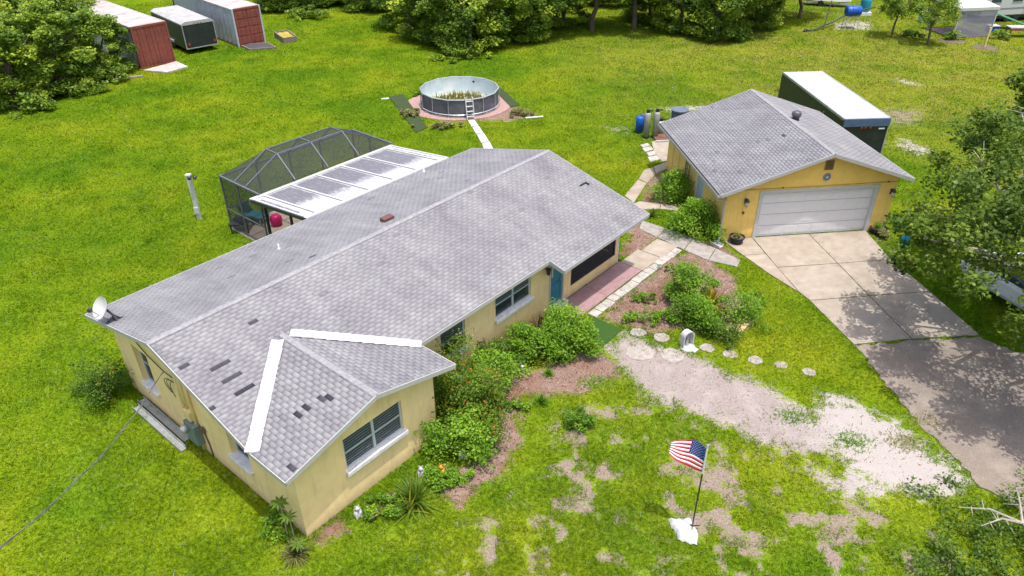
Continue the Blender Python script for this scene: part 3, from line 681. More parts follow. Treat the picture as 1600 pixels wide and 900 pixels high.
pts = [Vector((.39, 2.1, 2.62)), Vector((.38, 1.5, 2.42)), Vector((.37, .6, 2.3)), Vector((.36, .1, 2.36))]; MB().tube(pts, .014, 5).build('wall_cable', m_black, house)
for dz, wy in ((.35, .5), (.5, .32), (.42, .65)): MB().tube([(.33, .05 + wy * math.sin(a), 2.25 - dz * (1 - math.cos(a)) / 2 - .06 * a) for a in np.linspace(0, 2.6, 12)], .011, 5).build('wall_cable', m_black, house)
# satellite dish on the rear slope
q = HW(on_roof(178, 501, PR)); dish = tag(empty('satellite_dish', q), 'white satellite dish on the rear left corner of the house roof', 'satellite dish')
nn = Vector((-.50, -.645, .58)).normalized(); Mq = nn.to_track_quat('Z', 'X').to_matrix(); c0 = Vector((-.17, .0, .42))
MB().lathe([(r_, .11 * (r_ / .32) ** 2) for r_ in (0.001, .1, .2, .26, .3, .32)] + [(.325, .115), (.32, .10), (.25, .04), (.12, .0), (.001, -.012)], 28, c0, Mq).build('reflector', m_white, dish, smooth=True)
MB().tube([(0, 0, 0), (.03, 0, .2), (-.1, 0, .38)], .035, 10).bar((.18, .1, .0), (.02, 0, .22), .03).bar((.18, -.1, 0), (.02, 0, .22), .03).build('mast', m_bronze, dish)
MB().box(-.14, .22, -.16, .16, -.03, .03).build('foot_plate', m_bronze, dish); fp = c0 + nn * .42 + Vector((0, 0, -.12))
MB().bar(c0 + Vector((.02, 0, -.38)), fp, .03).build('feed_arm', m_metal, dish); MB().box(-.05, .05, -.05, .05, -.05, .05, Matrix.Translation(fp)).build('feed_horn', m_bronze, dish)
# overhead service cable
a = HW((.25, .35, 2.5)); b = G(-30, 883, 6.5)
lead = [a.lerp(b, t) + Vector((0, 0, -.35 * math.sin(PI * t))) for t in np.linspace(0, 1, 18)]
mb = MB().tube(lead, .009, 6); off = [p + Vector((.02 * math.cos(i * 1.3), .0, .025 * math.sin(i * 1.3))) for i, p in enumerate(lead)]
mb.tube(off, .007, 5); tag(mb.build('service_cable', M('cable_grey', (.13, .13, .135), .5, var=.6, scale=9)), 'twisted grey overhead power cable running from the house gable over the lawn', 'cable')
# old gutter lengths lying against the left wall
for k, (x, lab) in enumerate(((.24, 'grey metal gutter length lying against the left house wall, nearest the wall'), (-.02, 'grey metal gutter length lying by the left house wall, on the lawn side'))):
    o = MB().box(x - .1, x + .1, .25 - .3 * k, 2.95 - .2 * k, .0, .02).box(x - .1, x - .085, .25 - .3 * k, 2.95 - .2 * k, .02, .11).box(x + .085, x + .1, .25 - .3 * k, 2.95 - .2 * k, .02, .11).build('gutter_length', m_metal, None)
    o.matrix_world = HM @ Matrix.Translation((0, 0, .03)); tag(o, lab, 'gutter')

# ------------------------------------------------------------------ PATIO COVER + SCREEN ENCLOSURE
mstain, nt, out = newmat('stained_white_pan')
v = objc(nt); sv = N(nt, 'ShaderNodeMapping'); sv.inputs['Scale'].default_value = (9, 1.6, 1); nt.links.new(v, sv.inputs['Vector'])
f1 = noise(nt, sv.outputs[0], 2.2, 6, .7); f2 = noise(nt, v, 1.1, 5, .6); f3 = noise(nt, v, 30, 3, .7)
at = N(nt, 'ShaderNodeAttribute', attribute_name='grime')      # leaf litter and mould settle in the middle of each pan
k_ = math_(nt, 'ADD', at.outputs['Fac'], math_(nt, 'ADD', math_(nt, 'MULTIPLY', math_(nt, 'SUBTRACT', f1, .5), 2.6), math_(nt, 'MULTIPLY', math_(nt, 'SUBTRACT', f3, .5), 1.3)))
k_ = math_(nt, 'MULTIPLY', mrange(nt, k_, .18, .85), mrange(nt, at.outputs['Fac'], .02, .25))
cc = mixc(nt, k_, (.49, .49, .51), ramp(nt, f3, [(.3, (.07, .07, .085)), (.7, (.20, .195, .225))]))
b = N(nt, 'ShaderNodeBsdfPrincipled'); nt.links.new(cc, b.inputs['Base Color']); b.inputs['Roughness'].default_value = .6; nt.links.new(b.outputs[0], out.inputs[0])
pc = tag(empty('patio_cover', hw(7.95, 4.3), HA), 'white flat pan patio roof with dark mould stains behind the house', 'patio cover')
PCW, PCD, z_in, z_out = 7.45, 3.72, 2.80, 2.42
zc = lambda y: z_in + (z_out - z_in) * y / PCD
xe = [.0, .55] + [.55 + (PCW - 1.0) * k / 5 for k in range(1, 6)] + [PCW]; npan = 7
for k in range(npan):
    x0, x1 = xe[k] + .06, xe[k + 1] - .06; nx_, ny_ = 16, 40; V = []; A = []; rk = random.Random(k + 40)
    for j in range(ny_ + 1):
        for i in range(nx_ + 1):
            fx_, fy_ = i / nx_, j / ny_; y = .16 + (PCD - .3) * fy_; V.append((x0 + (x1 - x0) * fx_, y, zc(y)))
            ex_ = min(1, min(fx_, 1 - fx_) / .06); lo_ = (.5, .22, .12, .16, .12, .1, .5)[k]; ey_ = max(0, min(1, (fy_ - lo_) / .30)) * min(1, (1 - fy_) / .05 + .3)
            if k in (0, 6): ex_ = math.exp(-((fx_ - .35) / .22) ** 2); ey_ = .9 if .15 < fy_ < .95 else 0
            A.append(ex_ * ey_)
    b0 = [(j * (nx_ + 1) + i) for j in range(ny_) for i in range(nx_)]
    me = npmesh('roof_pan', V, [(a, a + 1, a + nx_ + 2, a + nx_ + 1) for a in b0], mstain, {'grime': ('FLOAT', 'POINT', A)}); link(bpy.data.objects.new('roof_pan', me), pc)
for k in range(npan + 1):
    x = min(max(xe[k], .06), PCW - .06); MB().bar((x, .16, zc(.16) + .02), (x, PCD - .14, zc(PCD - .14) + .02), .08, .05).build('roof_seam', m_flash, pc)
MB().bar((0, .08, zc(.08) + .005), (PCW, .08, zc(.08) + .005), .15, .05).build('back_trim', m_flash, pc)
MB().bar((0, PCD - .07, zc(PCD) + .02), (PCW, PCD - .07, zc(PCD) + .02), .13, .08).bar((0, PCD + .05, zc(PCD) - .01), (PCW, PCD + .05, zc(PCD) - .01), .1, .09).build('gutter', m_flash, pc)
MB().bar((.0, 0, zc(0) - .05), (.0, PCD, zc(PCD) - .05), .05, .13).build('side_beam', m_bronze, pc); MB().bar((PCW, 0, zc(0) - .05), (PCW, PCD, zc(PCD) - .05), .05, .13).build('side_beam', m_bronze, pc)
for x in (.45, 2.6, 4.9, 7.0): MB().box(x - .05, x + .05, PCD - .2, PCD - .1, 0, zc(PCD) - .03).build('post', m_bronze, pc)
for y in (.35, 1.8): MB().box(.42, .5, y - .04, y + .04, 0, zc(y) - .06).build('post', m_bronze, pc)
slab('patio_slab', [hw(8.3, 3.81), hw(15.5, 3.81), hw(15.5, 10.95), hw(8.3, 10.95)], -.05, .06, m_conc, kind='structure')
m_frame = M('enclosure_frame', (.15, .16, .185), .4, metal=.3, var=.1)
en = tag(empty('screen_enclosure', hw(8.35, 10.9), HA), 'dark framed insect screen enclosure with a mansard top behind the house', 'screen enclosure')
EW, ED, EH, ET = 7.1, 2.85, 2.5, 3.42          # local: x to the right, y negative to the house
rid = [(1.75, -1.05), (5.15, -1.05), (1.75, -1.85), (5.15, -1.85)]
r0, r1, r2, r3 = [Vector((x, y, ET)) for x, y in rid]
c00, c10, c11, c01 = Vector((0, 0, EH)), Vector((EW, 0, EH)), Vector((EW, -ED, EH)), Vector((0, -ED, EH))
def beam(a, b, w_=.055): return MB().bar(a, b, w_).build('beam', m_frame, en)
def post(x, y, h=EH): return MB().box(x - .03, x + .03, y - .03, y + .03, 0.06, h).build('post', m_frame, en)
for x in (0, 1.75, 3.45, 5.15, EW): post(x, 0)
for y in (-1.25, -ED): post(0, y); post(EW, y)
for a, b in [(c00, c10), (c10, c11), (c00, c01)]: beam(a, b, .075)
ml0 = Vector((0, -1.05, EH)); ml1 = Vector((0, -1.85, EH)); mr0 = Vector((EW, -1.05, EH)); mr1 = Vector((EW, -1.85, EH))
m0 = (r0 + r1) / 2; m1 = (r2 + r3) / 2; fE = [Vector((x, -ED, 2.55)) for x in (1.75, 3.45, 5.15)]
for a, b in [(r0, r1), (r2, r3), (r0, r2), (r1, r3), (m0, m1), (r0, ml0), (r2, ml1), (r1, mr0), (r3, mr1), (r0, Vector((1.75, 0, EH))), (m0, Vector((3.45, 0, EH))), (r1, Vector((5.15, 0, EH))), (r2, fE[0]), (m1, fE[1]), (r3, fE[2])]: beam(a, b)
for a, b in [((0, 0, 1.0), (EW, 0, 1.0)), ((0, 0, 1.0), (0, -ED, 1.0)), ((0, 0, .1), (EW, 0, .1)), ((0, 0, .1), (0, -ED, .1))]: beam(a, b, .045)
def pane(*p): return MB().add(p, [tuple(range(len(p)))]).build('screen_panel', m_screen, en)
Z6 = Vector((0, 0, .08)); dn = lambda v: Vector((v.x, v.y, .08))
xsn = [0, 1.75, 3.45, 5.15, EW]
for a, b in zip(xsn[:-1], xsn[1:]): pane((a, 0, .08), (b, 0, .08), (b, 0, EH), (a, 0, EH))
for ya, yb in ((0, -1.25), (-1.25, -ED)): pane((0, ya, .08), (0, yb, .08), (0, yb, EH), (0, ya, EH)); pane((EW, ya, .08), (EW, yb, .08), (EW, yb, EH), (EW, ya, EH))
pane(r0, m0, m1, r2); pane(m0, r1, r3, m1); pane(r0, m0, (3.45, 0, EH), (1.75, 0, EH)); pane(m0, r1, (5.15, 0, EH), (3.45, 0, EH))
pane(r0, (1.75, 0, EH), c00, ml0); pane(r1, mr0, c10, (5.15, 0, EH)); pane(r0, ml0, ml1, r2); pane(r1, r3, mr1, mr0); pane(r2, ml1, c01, fE[0]); pane(r3, fE[2], c11, mr1); pane(r2, fE[0], fE[1], m1); pane(m1, fE[1], fE[2], r3)
# things on the patio
q = G(433, 352, .06); t = tag(empty('garden_stool', q), 'magenta ribbed ceramic garden stool under the patio roof edge', 'stool'); mp = M('magenta_glaze', (.52, .02, .13), .25, var=.15)
mb = MB(); prof = [(.001, .52), (.15, .52), (.2, .47), (.245, .36), (.255, .26), (.24, .15), (.2, .05), (.17, 0)]; mb.lathe(prof, 24); mb.build('body', mp, t, smooth=True)
for k in range(12):
    a = k * PI / 6; MB().tube([((r_ + .004) * math.cos(a), (r_ + .004) * math.sin(a), z_) for r_, z_ in prof[2:]], .012, 5).build('rib', mp, t)
q = G(402, 346, .06); t = tag(empty('patio_lounger', q, HA + .3), 'low teal cushioned lounger inside the screen enclosure', 'lounger')
MB().box(-.3, .3, -.5, .35, .28, .38).build('seat', M('faded_teal', (.03, .14, .17), .8), t, bevel=.03); MB().box(-.3, .3, 0, .1, 0, .55, Matrix.Translation((0, .35, .32)) @ Matrix.Rotation(-.6, 4, 'X')).build('backrest', MATS['faded_teal'], t, bevel=.03)
for x in (-.3, .3):
    for y in (-.45, .3): MB().box(x - .025, x + .025, y - .025, y + .025, 0, .28).build('leg', m_metal, t)
q = G(380, 358, .06); t = tag(empty('patio_table', q), 'low dark slatted table in the left corner of the screen enclosure', 'table')
for k in range(5): MB().box(-.4, .4, -.4 + k * .16, -.26 + k * .16, .4, .43).build('slat', m_black, t)
for x in (-.36, .36):
    for y in (-.36, .36): MB().box(x - .025, x + .025, y - .025, y + .025, 0, .4).build('leg', m_black, t)
# round table seen through the porch screen
q = hw(14.9, -2.5, .12); t = tag(empty('porch_table', q), 'round pale table behind the front porch screen', 'table')
MB().lathe([(.001, .74), (.5, .74), (.5, .70), (.001, .70)], 24).build('table_top', m_sill, t); MB().lathe([(.04, 0), (.04, .7)], 10).build('leg', m_metal, t); MB().lathe([(.001, .03), (.28, .03), (.28, 0)], 16).build('base', m_metal, t)

# ------------------------------------------------------------------ GARAGE
gar = tag(empty('garage', (GX, GY, 0), GA), 'detached yellow stucco garage with a wide white door and grey shingle roof', 'garage')
GM = Matrix.Translation((GX, GY, 0)) @ Matrix.Rotation(GA, 4, 'Z'); GWm = lambda p: GM @ Vector(p)
GWd, GD, GH, GR, GPK = 8.2305, 8.4016, 2.3127, 3.8371, 4.4613; GS = (GR - GH) / GPK; GH2 = GR - GS * (GWd - GPK)
EXCL.append([gw(*p)[:2] for p in [(.42, .37), (7.8, .37), (7.8, 8.05), (.42, 8.05)]])
wall('wall', m_ywall, gar, (.42, .37), (7.8, .37), 0, 2.3, [(1.49, 6.51, 0, 2.12)])
wall('wall', m_ywall, gar, (.42, 8.05), (.42, .57), 0, 2.3, [(4.35, 5.2, .05, 2.03)])
wall('wall', m_ywall, gar, (7.8, .57), (7.8, 8.05), 0, 2.45); wall('wall', m_ywall, gar, (7.6, 8.05), (.62, 8.05), 0, 2.3)
dirty_base(m_ywall, (.34, .22, .09)); dirty_base(m_stucco, (.42, .31, .19))
m_sid = M('yellow_siding', (.88, .59, .15), .8, var=.06, scale=4)
zg = lambda x: GR - GS * abs(x - GPK) - .12
MB().prism([(.42, .375, 2.302), (7.8, .375, 2.302), (7.8, .375, zg(7.8)), (GPK, .375, zg(GPK)), (.42, .375, zg(.42))], (0, .16, 0)).build('gable_siding', m_sid, gar)
MB().prism([(.42, 7.9, 2.302), (7.8, 7.9, 2.302), (7.8, 7.9, zg(7.8)), (GPK, 7.9, zg(GPK)), (.42, 7.9, zg(.42))], (0, .145, 0)).build('gable_siding', m_sid, gar)
box('siding_drip', M('yellow_drip', (.50, .30, .07)), gar, .42, 7.8, .35, .374, 2.285, 2.31)
for k in range(23):
    x = .75 + k * .3; z1 = zg(x) - .02
    if z1 > 2.4 and abs(x - GPK) > .3: MB().box(x - .006, x + .006, .368, .376, 2.32, z1).build('siding_groove', m_sid, gar)
# sectional door: four rows of eight raised panels
gd = box('garage_door', M('door_white', (.70, .69, .72), .55, var=.04), gar, 1.97, 6.87, .47, .52, .03, 2.1)
pmesh = MB().box(-.25, .25, -.008, 0, -.17, .17); inner = None
first = None
for r_ in range(4):
    for c_ in range(8):
        x = 1.97 + (c_ + .5) * 4.9 / 8; z = .03 + (r_ + .5) * 2.07 / 4
        if first is None:
            first = pmesh.build('panel', MATS['door_white'], gd, bevel=.007); o = first
        else: o = first.copy(); link(o, gd)
        o.location = (x, .4695, z)
for r_ in range(1, 4): MB().box(1.97, 6.87, .460, .4695, .03 + r_ * 2.07 / 4 - .008, .03 + r_ * 2.07 / 4 + .008).build('section_joint', m_fascia, gd)
MB().box(1.82, 1.97, .34, .57, .0, 2.22).box(6.87, 7.02, .34, .57, 0, 2.22).box(1.97, 6.87, .34, .57, 2.1, 2.22).build('door_trim', m_white, gar)
# gable vent, star plaque, lanterns
vt = MB().box(4.36, 4.74, .34, .374, 3.0, 3.42).build('gable_vent', M('vent_tan', (.42, .27, .09)), gar)
for k in range(7): MB().box(4.39, 4.71, .315, .339, 3.03 + k * .054, 3.055 + k * .054).build('louvre', M('vent_dark', (.16, .11, .05)), vt)
md = MB().lathe([(0.001, .03), (.16, .03), (.17, .0)], 24, (4.57, .37, 2.68), Matrix.Rotation(PI / 2, 3, 'X')).build('round_plaque', M('plaque_blue', (.10, .12, .22), .6), gar)
st = [Vector((4.57 + (.095 if k % 2 == 0 else .04) * math.sin(k * PI / 5), .335, 2.68 + (.095 if k % 2 == 0 else .04) * math.cos(k * PI / 5))) for k in range(10)]
MB().prism(st, (0, .006, 0)).build('star', M('plaque_star', (.60, .60, .62)), md)
MB().lathe([(.125, 0), (.155, .012), (.165, .0)], 24, (4.57, .342, 2.68), Matrix.Rotation(PI / 2, 3, 'X')).build('rim', M('plaque_rim', (.33, .34, .4)), md)
for x, z in ((1.25, 1.62), (7.62, 1.68)):
    ln = MB().lathe([(.001, -.03), (.03, 0), (.075, .03), (.095, .22), (.11, .24), (.05, .33), (.001, .37)], 6, (x, .2, z)).bar((x, .36, z + .2), (x, .2, z + .36), .025).box(x - .05, x + .05, .345, .369, z + .05, z + .3).build('wall_lantern', m_bronze, gar)
    MB().lathe([(.079, .045), (.094, .205)], 6, (x, .2, z)).build('lantern_glass', M('lantern_pane', (.45, .40, .30), .2), ln)
MB().lathe([(.001, -.1), (.05, -.05), (.06, .02), (.001, .06)], 8, (1.2, .28, 1.32)).build('door_bell', M('copper_bell', (.20, .09, .05), .4, metal=.5), gar, smooth=True)
for x in (2.75, 7.35): MB().box(x - .03, x + .03, .30, .345, 2.30, 2.345).build('bracket', m_bark2, gar)
# side wall: door, battens, trellis
MB().box(.50, .55, 2.87, 3.68, .06, 2.02).build('side_door', M('side_door_grey', (.46, .52, .57), .5, var=.05), gar, bevel=.005)
MB().box(.40, .6, 3.68, 3.74, .0, 2.08).box(.40, .6, 2.81, 2.87, 0, 2.08).build('side_door_frame', m_sill, gar)
for y in (4.4, 5.15, 5.3, 6.3, 7.2): MB().box(.39, .418, y - .03, y + .03, .05, 2.2).build('batten', m_ytrim if y != 5.3 else m_bark2, gar)
for y in (4.7, 5.0): MB().bar((.36, y, 0), (.36, y, 1.7), .025).build('trellis_bar', m_bark2, gar)
for z in (.5, .9, 1.3, 1.6): MB().bar((.345, 4.6, z), (.345, 5.1, z), .02).build('trellis_bar', m_bark2, gar)
# roof
gr_ = MB()
gr_.prism([(0, 0, GH - .1), (GPK, 0, GR - .1), (GPK, GD, GR - .1), (0, GD, GH - .1)], (0, 0, .1)); gr_.prism([(GPK, 0, GR - .1), (GWd, 0, GH2 - .1), (GWd, GD, GH2 - .1), (GPK, GD, GR - .1)], (0, 0, .1))
groof = gr_.build('roof', m_deck, gar)
gc = math.sqrt(1 + GS * GS)
GPL = RoofPlane((GPK, 0, GR + .001), (0, 1, 0), (-1, 0, -GS), GPK * gc, lambda t: [(0, GD)]); GPR = RoofPlane((GPK, 0, GR + .001), (0, 1, 0), (1, 0, -GS), (GWd - GPK) * gc, lambda t: [(0, GD)])
gt = GPL.tabs(palette=(.76, .03)) + GPR.tabs(palette=(.78, .03))
shingle_parts(groof, gt, GWm, [(1225, 214)], 0)
ridge((GPK, 0, GR), (GPK, GD, GR), (-1, 0, -GS), (1, 0, -GS), groof, lift=.018, wd=.10)
gf = lambda a, b, off, h=.14: fascia(a, b, h, -.06, groof, m_fascia, off)
gf((0, 0, GH), (GPK, 0, GR), (0, -.014)); gf((GPK, 0, GR), (GWd, 0, GH2), (0, -.014)); gf((0, GD, GH), (GPK, GD, GR), (0, .014)); gf((GPK, GD, GR), (GWd, GD, GH2), (0, .014)); gf((GWd, 0, GH2), (GWd, GD, GH2), (.014, 0)); gf((0, 0, GH), (0, GD, GH), (-.014, 0))
MB().box(-.15, -.03, .0, GD, GH - .12, GH - .105).box(-.15, -.138, 0, GD, GH - .105, GH - .0).box(-.14, -.03, -.002, .01, GH - .105, GH - .01).build('gutter', m_fascia, groof)
MB().box(-.137, -.03, .02, GD - .02, GH - .03, GH - .008).build('gutter_shade', M('gutter_shade_black', (.03, .024, .022)), groof)  # black strip stands in for the shaded inside of the gutter
MB().tube([(-.09, .12, GH - .12), (-.09, .14, GH - .22), (.34, .30, GH - .42), (.36, .31, .25), (.26, .15, .1)], .042, 8).build('downspout', m_fascia, gar)
Pg = GWm(GPR.O); tg = GM.inverted(); q = tg @ rayplane(1243, 187, Pg, GM.to_3x3() @ GPR.n)
tv = MB().lathe([(.16, -.05), (.15, .12)], 14, q).build('turbine_base', m_bronze, groof)
MB().lathe([(.15, .12), (.2, .18), (.22, .27), (.19, .36), (.12, .4), (.001, .41)], 18, q).build('turbine_vent', M('turbine_grey', (.12, .115, .125), .35, metal=.4), groof, smooth=False)
q = tg @ rayplane(1224, 214, GWm(GPL.O), GM.to_3x3() @ GPL.n)

# ------------------------------------------------------------------ foliage helpers
def unit(a): return a / np.maximum(np.linalg.norm(a, axis=1, keepdims=True), 1e-9)
def leaf_arrays(c, size, upb=.6, aspect=.32, r=rng):
    n = len(c); a = unit(r.normal(size=(n, 3)) * np.array([1, 1, .6])); nn = unit(r.normal(size=(n, 3)) + np.array([0, 0, upb * 2])); b = unit(np.cross(nn, a))
    s = (size * r.uniform(.65, 1.35, n))[:, None]; fold = nn * s * .12
    V = np.stack([c - a * s * .5, c + b * s * aspect + fold, c + a * s * .5, c - b * s * aspect + fold], 1).reshape(-1, 3)
    return V, np.arange(4 * n).reshape(-1, 4)
def foliage_mesh(name, clumps, per, leaf, mat, flat=.75, upb=1.0, flower=0., tone=(.45, .17), aspect=.32, top=.8, seed=1):
    r = np.random.default_rng(seed); C = []; T = []
    for (x, y, z, rad) in clumps:
        n = max(6, int(per * r.uniform(.7, 1.3))); d = unit(r.normal(size=(n, 3))) * (r.random((n, 1)) ** .45) * rad * np.array([1, 1, flat])
        C.append(np.array([x, y, z]) + d); ct = r.normal(*tone); T.append(np.clip(r.normal(ct, .12, n), 0, top))
    C = np.concatenate(C); T = np.concatenate(T)
    if flower: k = r.random(len(T)) < flower; T[k] = r.uniform(.9, 1, k.sum())
    C[:, 2] = np.maximum(C[:, 2], .02)
    V, F = leaf_arrays(C, leaf, upb, aspect, r)
    return npmesh(name, V, F, mat, {'tone': ('FLOAT', 'FACE', T)})
def dome_clumps(n, rx, ry, h, z0=.15, rad=.3, seed=1, shell=.45):
    r = np.random.default_rng(seed); out = []
    while len(out) < n:
        p = r.uniform(-1, 1, 3); p[2] = abs(p[2]); l = np.linalg.norm(p)
        if l > 1 or l < shell * r.random(): continue
        wob = 1 + .26 * math.sin(3 * math.atan2(p[1], p[0]) + seed) + .16 * math.sin(5 * math.atan2(p[1], p[0]) + 2 * seed) + .18 * (r.random() - .4)
        out.append((p[0] * rx * wob, p[1] * ry * wob, z0 + p[2] * (h - z0), rad * r.uniform(.7, 1.3)))
    return out
def shrub(name, label, cat, loc, rx, h, mat=None, ry=None, n=26, per=90, leaf=.075, seed=1, flower=0., group='garden shrubs', upb=1.0, top=.8, tone=(.45, .17), aspect=.32):
    mat = mat or LM_SHRUB; ry = ry or rx; t = tag(empty(name, loc), label, cat, group)
    fol = bpy.data.objects.new('foliage', foliage_mesh('foliage', dome_clumps(n, rx * .86, ry * .86, h * .86, .12, min(rx, h) * .36, seed), per, leaf, mat, flower=flower, upb=upb, top=top if not flower else .75, tone=tone, aspect=aspect, seed=seed)); link(fol, t)
    r = random.Random(seed)
    for k in range(5):
        a = r.uniform(0, 6.28); q = rx * .55
        MB().tube([(.04 * math.cos(a), .04 * math.sin(a), -.03), (q * .4 * math.cos(a), q * .4 * math.sin(a), h * .35), (q * math.cos(a), q * math.sin(a), h * .7)], [.022, .016, .008], 5).build('stem', m_bark2, t)
    return t
def blades_plant(name, label, cat, loc, n, ln, wd, mat, seed=1, droop=.6, tone=(.45, .2), group='garden shrubs', h0=0., spread=0.):
    r = np.random.default_rng(seed); V = []; F = []; T = []
    for k in range(n):
        off_ = np.array([r.normal(0, spread), r.normal(0, spread * .7), 0]) if spread else np.zeros(3); a = r.uniform(0, 2 * PI); el = r.uniform(.35, 1.45); l = ln * r.uniform(.6, 1.1); d = np.array([math.cos(a), math.sin(a), 0]); s = np.array([-math.sin(a), math.cos(a), 0]); b = len(V)
        for j, t_ in enumerate((0, .33, .66, 1)):
            p = off_ + d * l * t_ * math.cos(el) + np.array([0, 0, h0 + l * t_ * math.sin(el) - droop * l * t_ * t_ * math.cos(el) * .6]); p[2] = max(p[2], .02); w_ = wd * (.6, 1, .8, .05)[j]
            V += [p + s * w_ / 2, p - s * w_ / 2]
        tn = float(np.clip(r.normal(*tone), 0, 1))
        for j in range(3): F.append((b + 2 * j, b + 2 * j + 1, b + 2 * j + 3, b + 2 * j + 2)); T.append(tn)
    t = tag(empty(name, loc), label, cat, group)
    link(bpy.data.objects.new('leaves', npmesh('leaves', V, F, mat, {'tone': ('FLOAT', 'FACE', T)})), t); return t
def branchy(base, tips, r0, r1, bend=.25, n=6, seed=1, sides=7):
    r = random.Random(seed); mb = MB(); base = Vector(base)
    for tp in tips:
        tp = Vector(tp); pts = []; rs = []
        for k in range(n + 1):
            f = k / n; p = base.lerp(tp, f); p.z = base.z + (tp.z - base.z) * (f ** .8); p += Vector((r.uniform(-1, 1), r.uniform(-1, 1), 0)) * bend * math.sin(PI * f) * .5; pts.append(p); rs.append(r0 + (r1 - r0) * f)
        mb.tube(pts, rs, sides)
    return mb

# ------------------------------------------------------------------ SHRUBS AND BEDS
shrub('firebush', 'tall firebush with orange flowers between the projecting wing and front window', 'shrub', hw(6.35, -4.75), 1.4, 2.75, LM_FIRE, n=84, per=120, leaf=.07, seed=3, flower=.035)
shrub('firebush', 'orange flowering firebush beside the right wall of the projecting wing', 'shrub', hw(6.1, -5.75), 1.15, 2.1, LM_FIRE, n=64, per=120, leaf=.07, seed=4, flower=.045)
shrub('hibiscus', 'bright green glossy shrub at the front corner of the projecting wing', 'shrub', hw(5.1, -6.05), 1.0, 1.65, n=52, per=110, leaf=.085, seed=5, tone=(.6, .15))
shrub('hibiscus', 'light green leafy shrub right of the orange flowering bushes', 'shrub', hw(7.6, -5.0), .95, 1.6, n=46, per=90, leaf=.085, seed=6, tone=(.58, .15))
shrub('garden_shrub', 'small dark green shrub below the twin front window', 'shrub', hw(8.5, -4.5), .75, 1.25, LM_DARK, n=34, per=90, leaf=.08, seed=7, tone=(.6, .15))
shrub('ixora', 'leafy green shrub between the front window and the big round bush', 'shrub', hw(9.65, -4.75), .85, 1.45, n=42, per=100, leaf=.085, seed=8, tone=(.42, .16))
shrub('garden_shrub', 'big round bright green bush beside the front door', 'shrub', hw(10.8, -5.5), 1.05, 1.75, n=76, per=130, leaf=.085, seed=9, tone=(.55, .15))
blades_plant('cordyline', 'reddish brown cordyline against the wall left of the front door', 'plant', hw(10.85, -4.3), 36, .85, .06, LM_PURPLE, 4, .5)
blades_plant('spider_lily', 'low green strap leaved clump in the mulch below the round bush', 'plant', hw(8.05, -6.6), 150, .42, .022, LM_SHRUB, 5, .5, tone=(.4, .15))
blades_plant('liriope', 'small flat tuft of grassy leaves in the mulch bed left of the sand', 'plant', G(857, 586), 110, .34, .02, LM_SHRUB, 6, .8, tone=(.35, .15))
blades_plant('bromeliad', 'pale yellow striped rosette plant in front of the big round bush', 'plant', G(832, 568), 50, .55, .04, LM_CROTON, 7, .6, tone=(.35, .2))
blades_plant('bromeliad', 'grey green rosette plant at the left foot of the big round bush', 'plant', G(862, 560), 40, .5, .04, LM_DRY, 8, .6)
blades_plant('yucca', 'large spiky dark green lily clump near the wing corner', 'plant', G(650, 785), 150, 1.0, .035, LM_DARK, 9, .7, tone=(.7, .22))
blades_plant('yucca', 'yellowing spiky leaf clump at the edge of the lawn below the wing window', 'plant', G(640, 800), 26, .75, .045, LM_CROTON, 10, .8, tone=(.4, .15))
shrub('ground_shrub', 'low leafy weeds under the wing front window', 'shrub', G(600, 800), .9, .35, n=26, per=60, leaf=.07, seed=12, ry=.55)
shrub('ground_shrub', 'low green plants beside the white garden figurines', 'shrub', G(690, 752), .75, .45, n=24, per=80, leaf=.07, seed=13, ry=.5)
shrub('garden_shrub', 'small green bush growing in the patchy front lawn', 'shrub', G(903, 664), .5, .7, n=18, per=70, leaf=.07, seed=14, tone=(.3, .12))
shrub('ixora', 'tall leafy green shrub in the island bed beside the porch path', 'shrub', G(1074, 472), .95, 1.95, n=50, per=100, leaf=.08, seed=15, tone=(.48, .15))
shrub('ixora', 'rounded green shrub at the front of the island bed behind the grotto', 'shrub', G(1085, 508), .95, 1.25, n=46, per=100, leaf=.08, seed=16, tone=(.42, .15))
blades_plant('croton', 'yellow and orange leaved spiky plant in the island bed', 'plant', G(1108, 488), 90, .95, .08, LM_CROTON, 17, .5, tone=(.55, .25), h0=.25)
shrub('garden_shrub', 'loose twiggy green bush on the right of the island bed', 'shrub', G(1155, 498), 1.0, 1.1, n=36, per=55, leaf=.08, seed=18, tone=(.5, .18))
shrub('jasmine', 'low round dark green bush right of the white grotto', 'shrub', G(1130, 530), .62, .7, LM_DARK, n=32, per=90, leaf=.06, seed=19, tone=(.65, .15))
shrub('ground_shrub', 'sparse low weeds on the left side of the island bed', 'shrub', G(1035, 500), 1.2, .4, LM_SHRUB, n=34, per=45, leaf=.07, seed=20, ry=.5)
shrub('porch_plant', 'leafy green plants against the right end of the porch', 'shrub', hw(17.25, -3.0), .5, .85, n=24, per=80, leaf=.09, seed=21, ry=.9, tone=(.4, .16))
shrub('garage_shrub', 'rounded green shrub left of the garage side door', 'shrub', G(1052, 312), 1.1, 1.55, n=48, per=100, leaf=.09, seed=22, tone=(.5, .16))
shrub('garage_shrub', 'large bright green bush at the garage corner by the downspout', 'shrub', G(1088, 363), 1.2, 1.65, n=58, per=120, leaf=.095, seed=23, tone=(.58, .15))
blades_plant('fern', 'small dark palm like plant beside the path to the garage', 'plant', G(1020, 338), 40, .6, .05, LM_DARK, 24, .7, tone=(.6, .2))
shrub('bougainvillea', 'thorny bougainvillea bush with red blooms at the rear left house corner', 'shrub', hw(-.35, 3.9), .95, 1.7, LM_FIRE, n=36, per=80, leaf=.075, seed=25, flower=.012, ry=1.1, tone=(.25, .14))
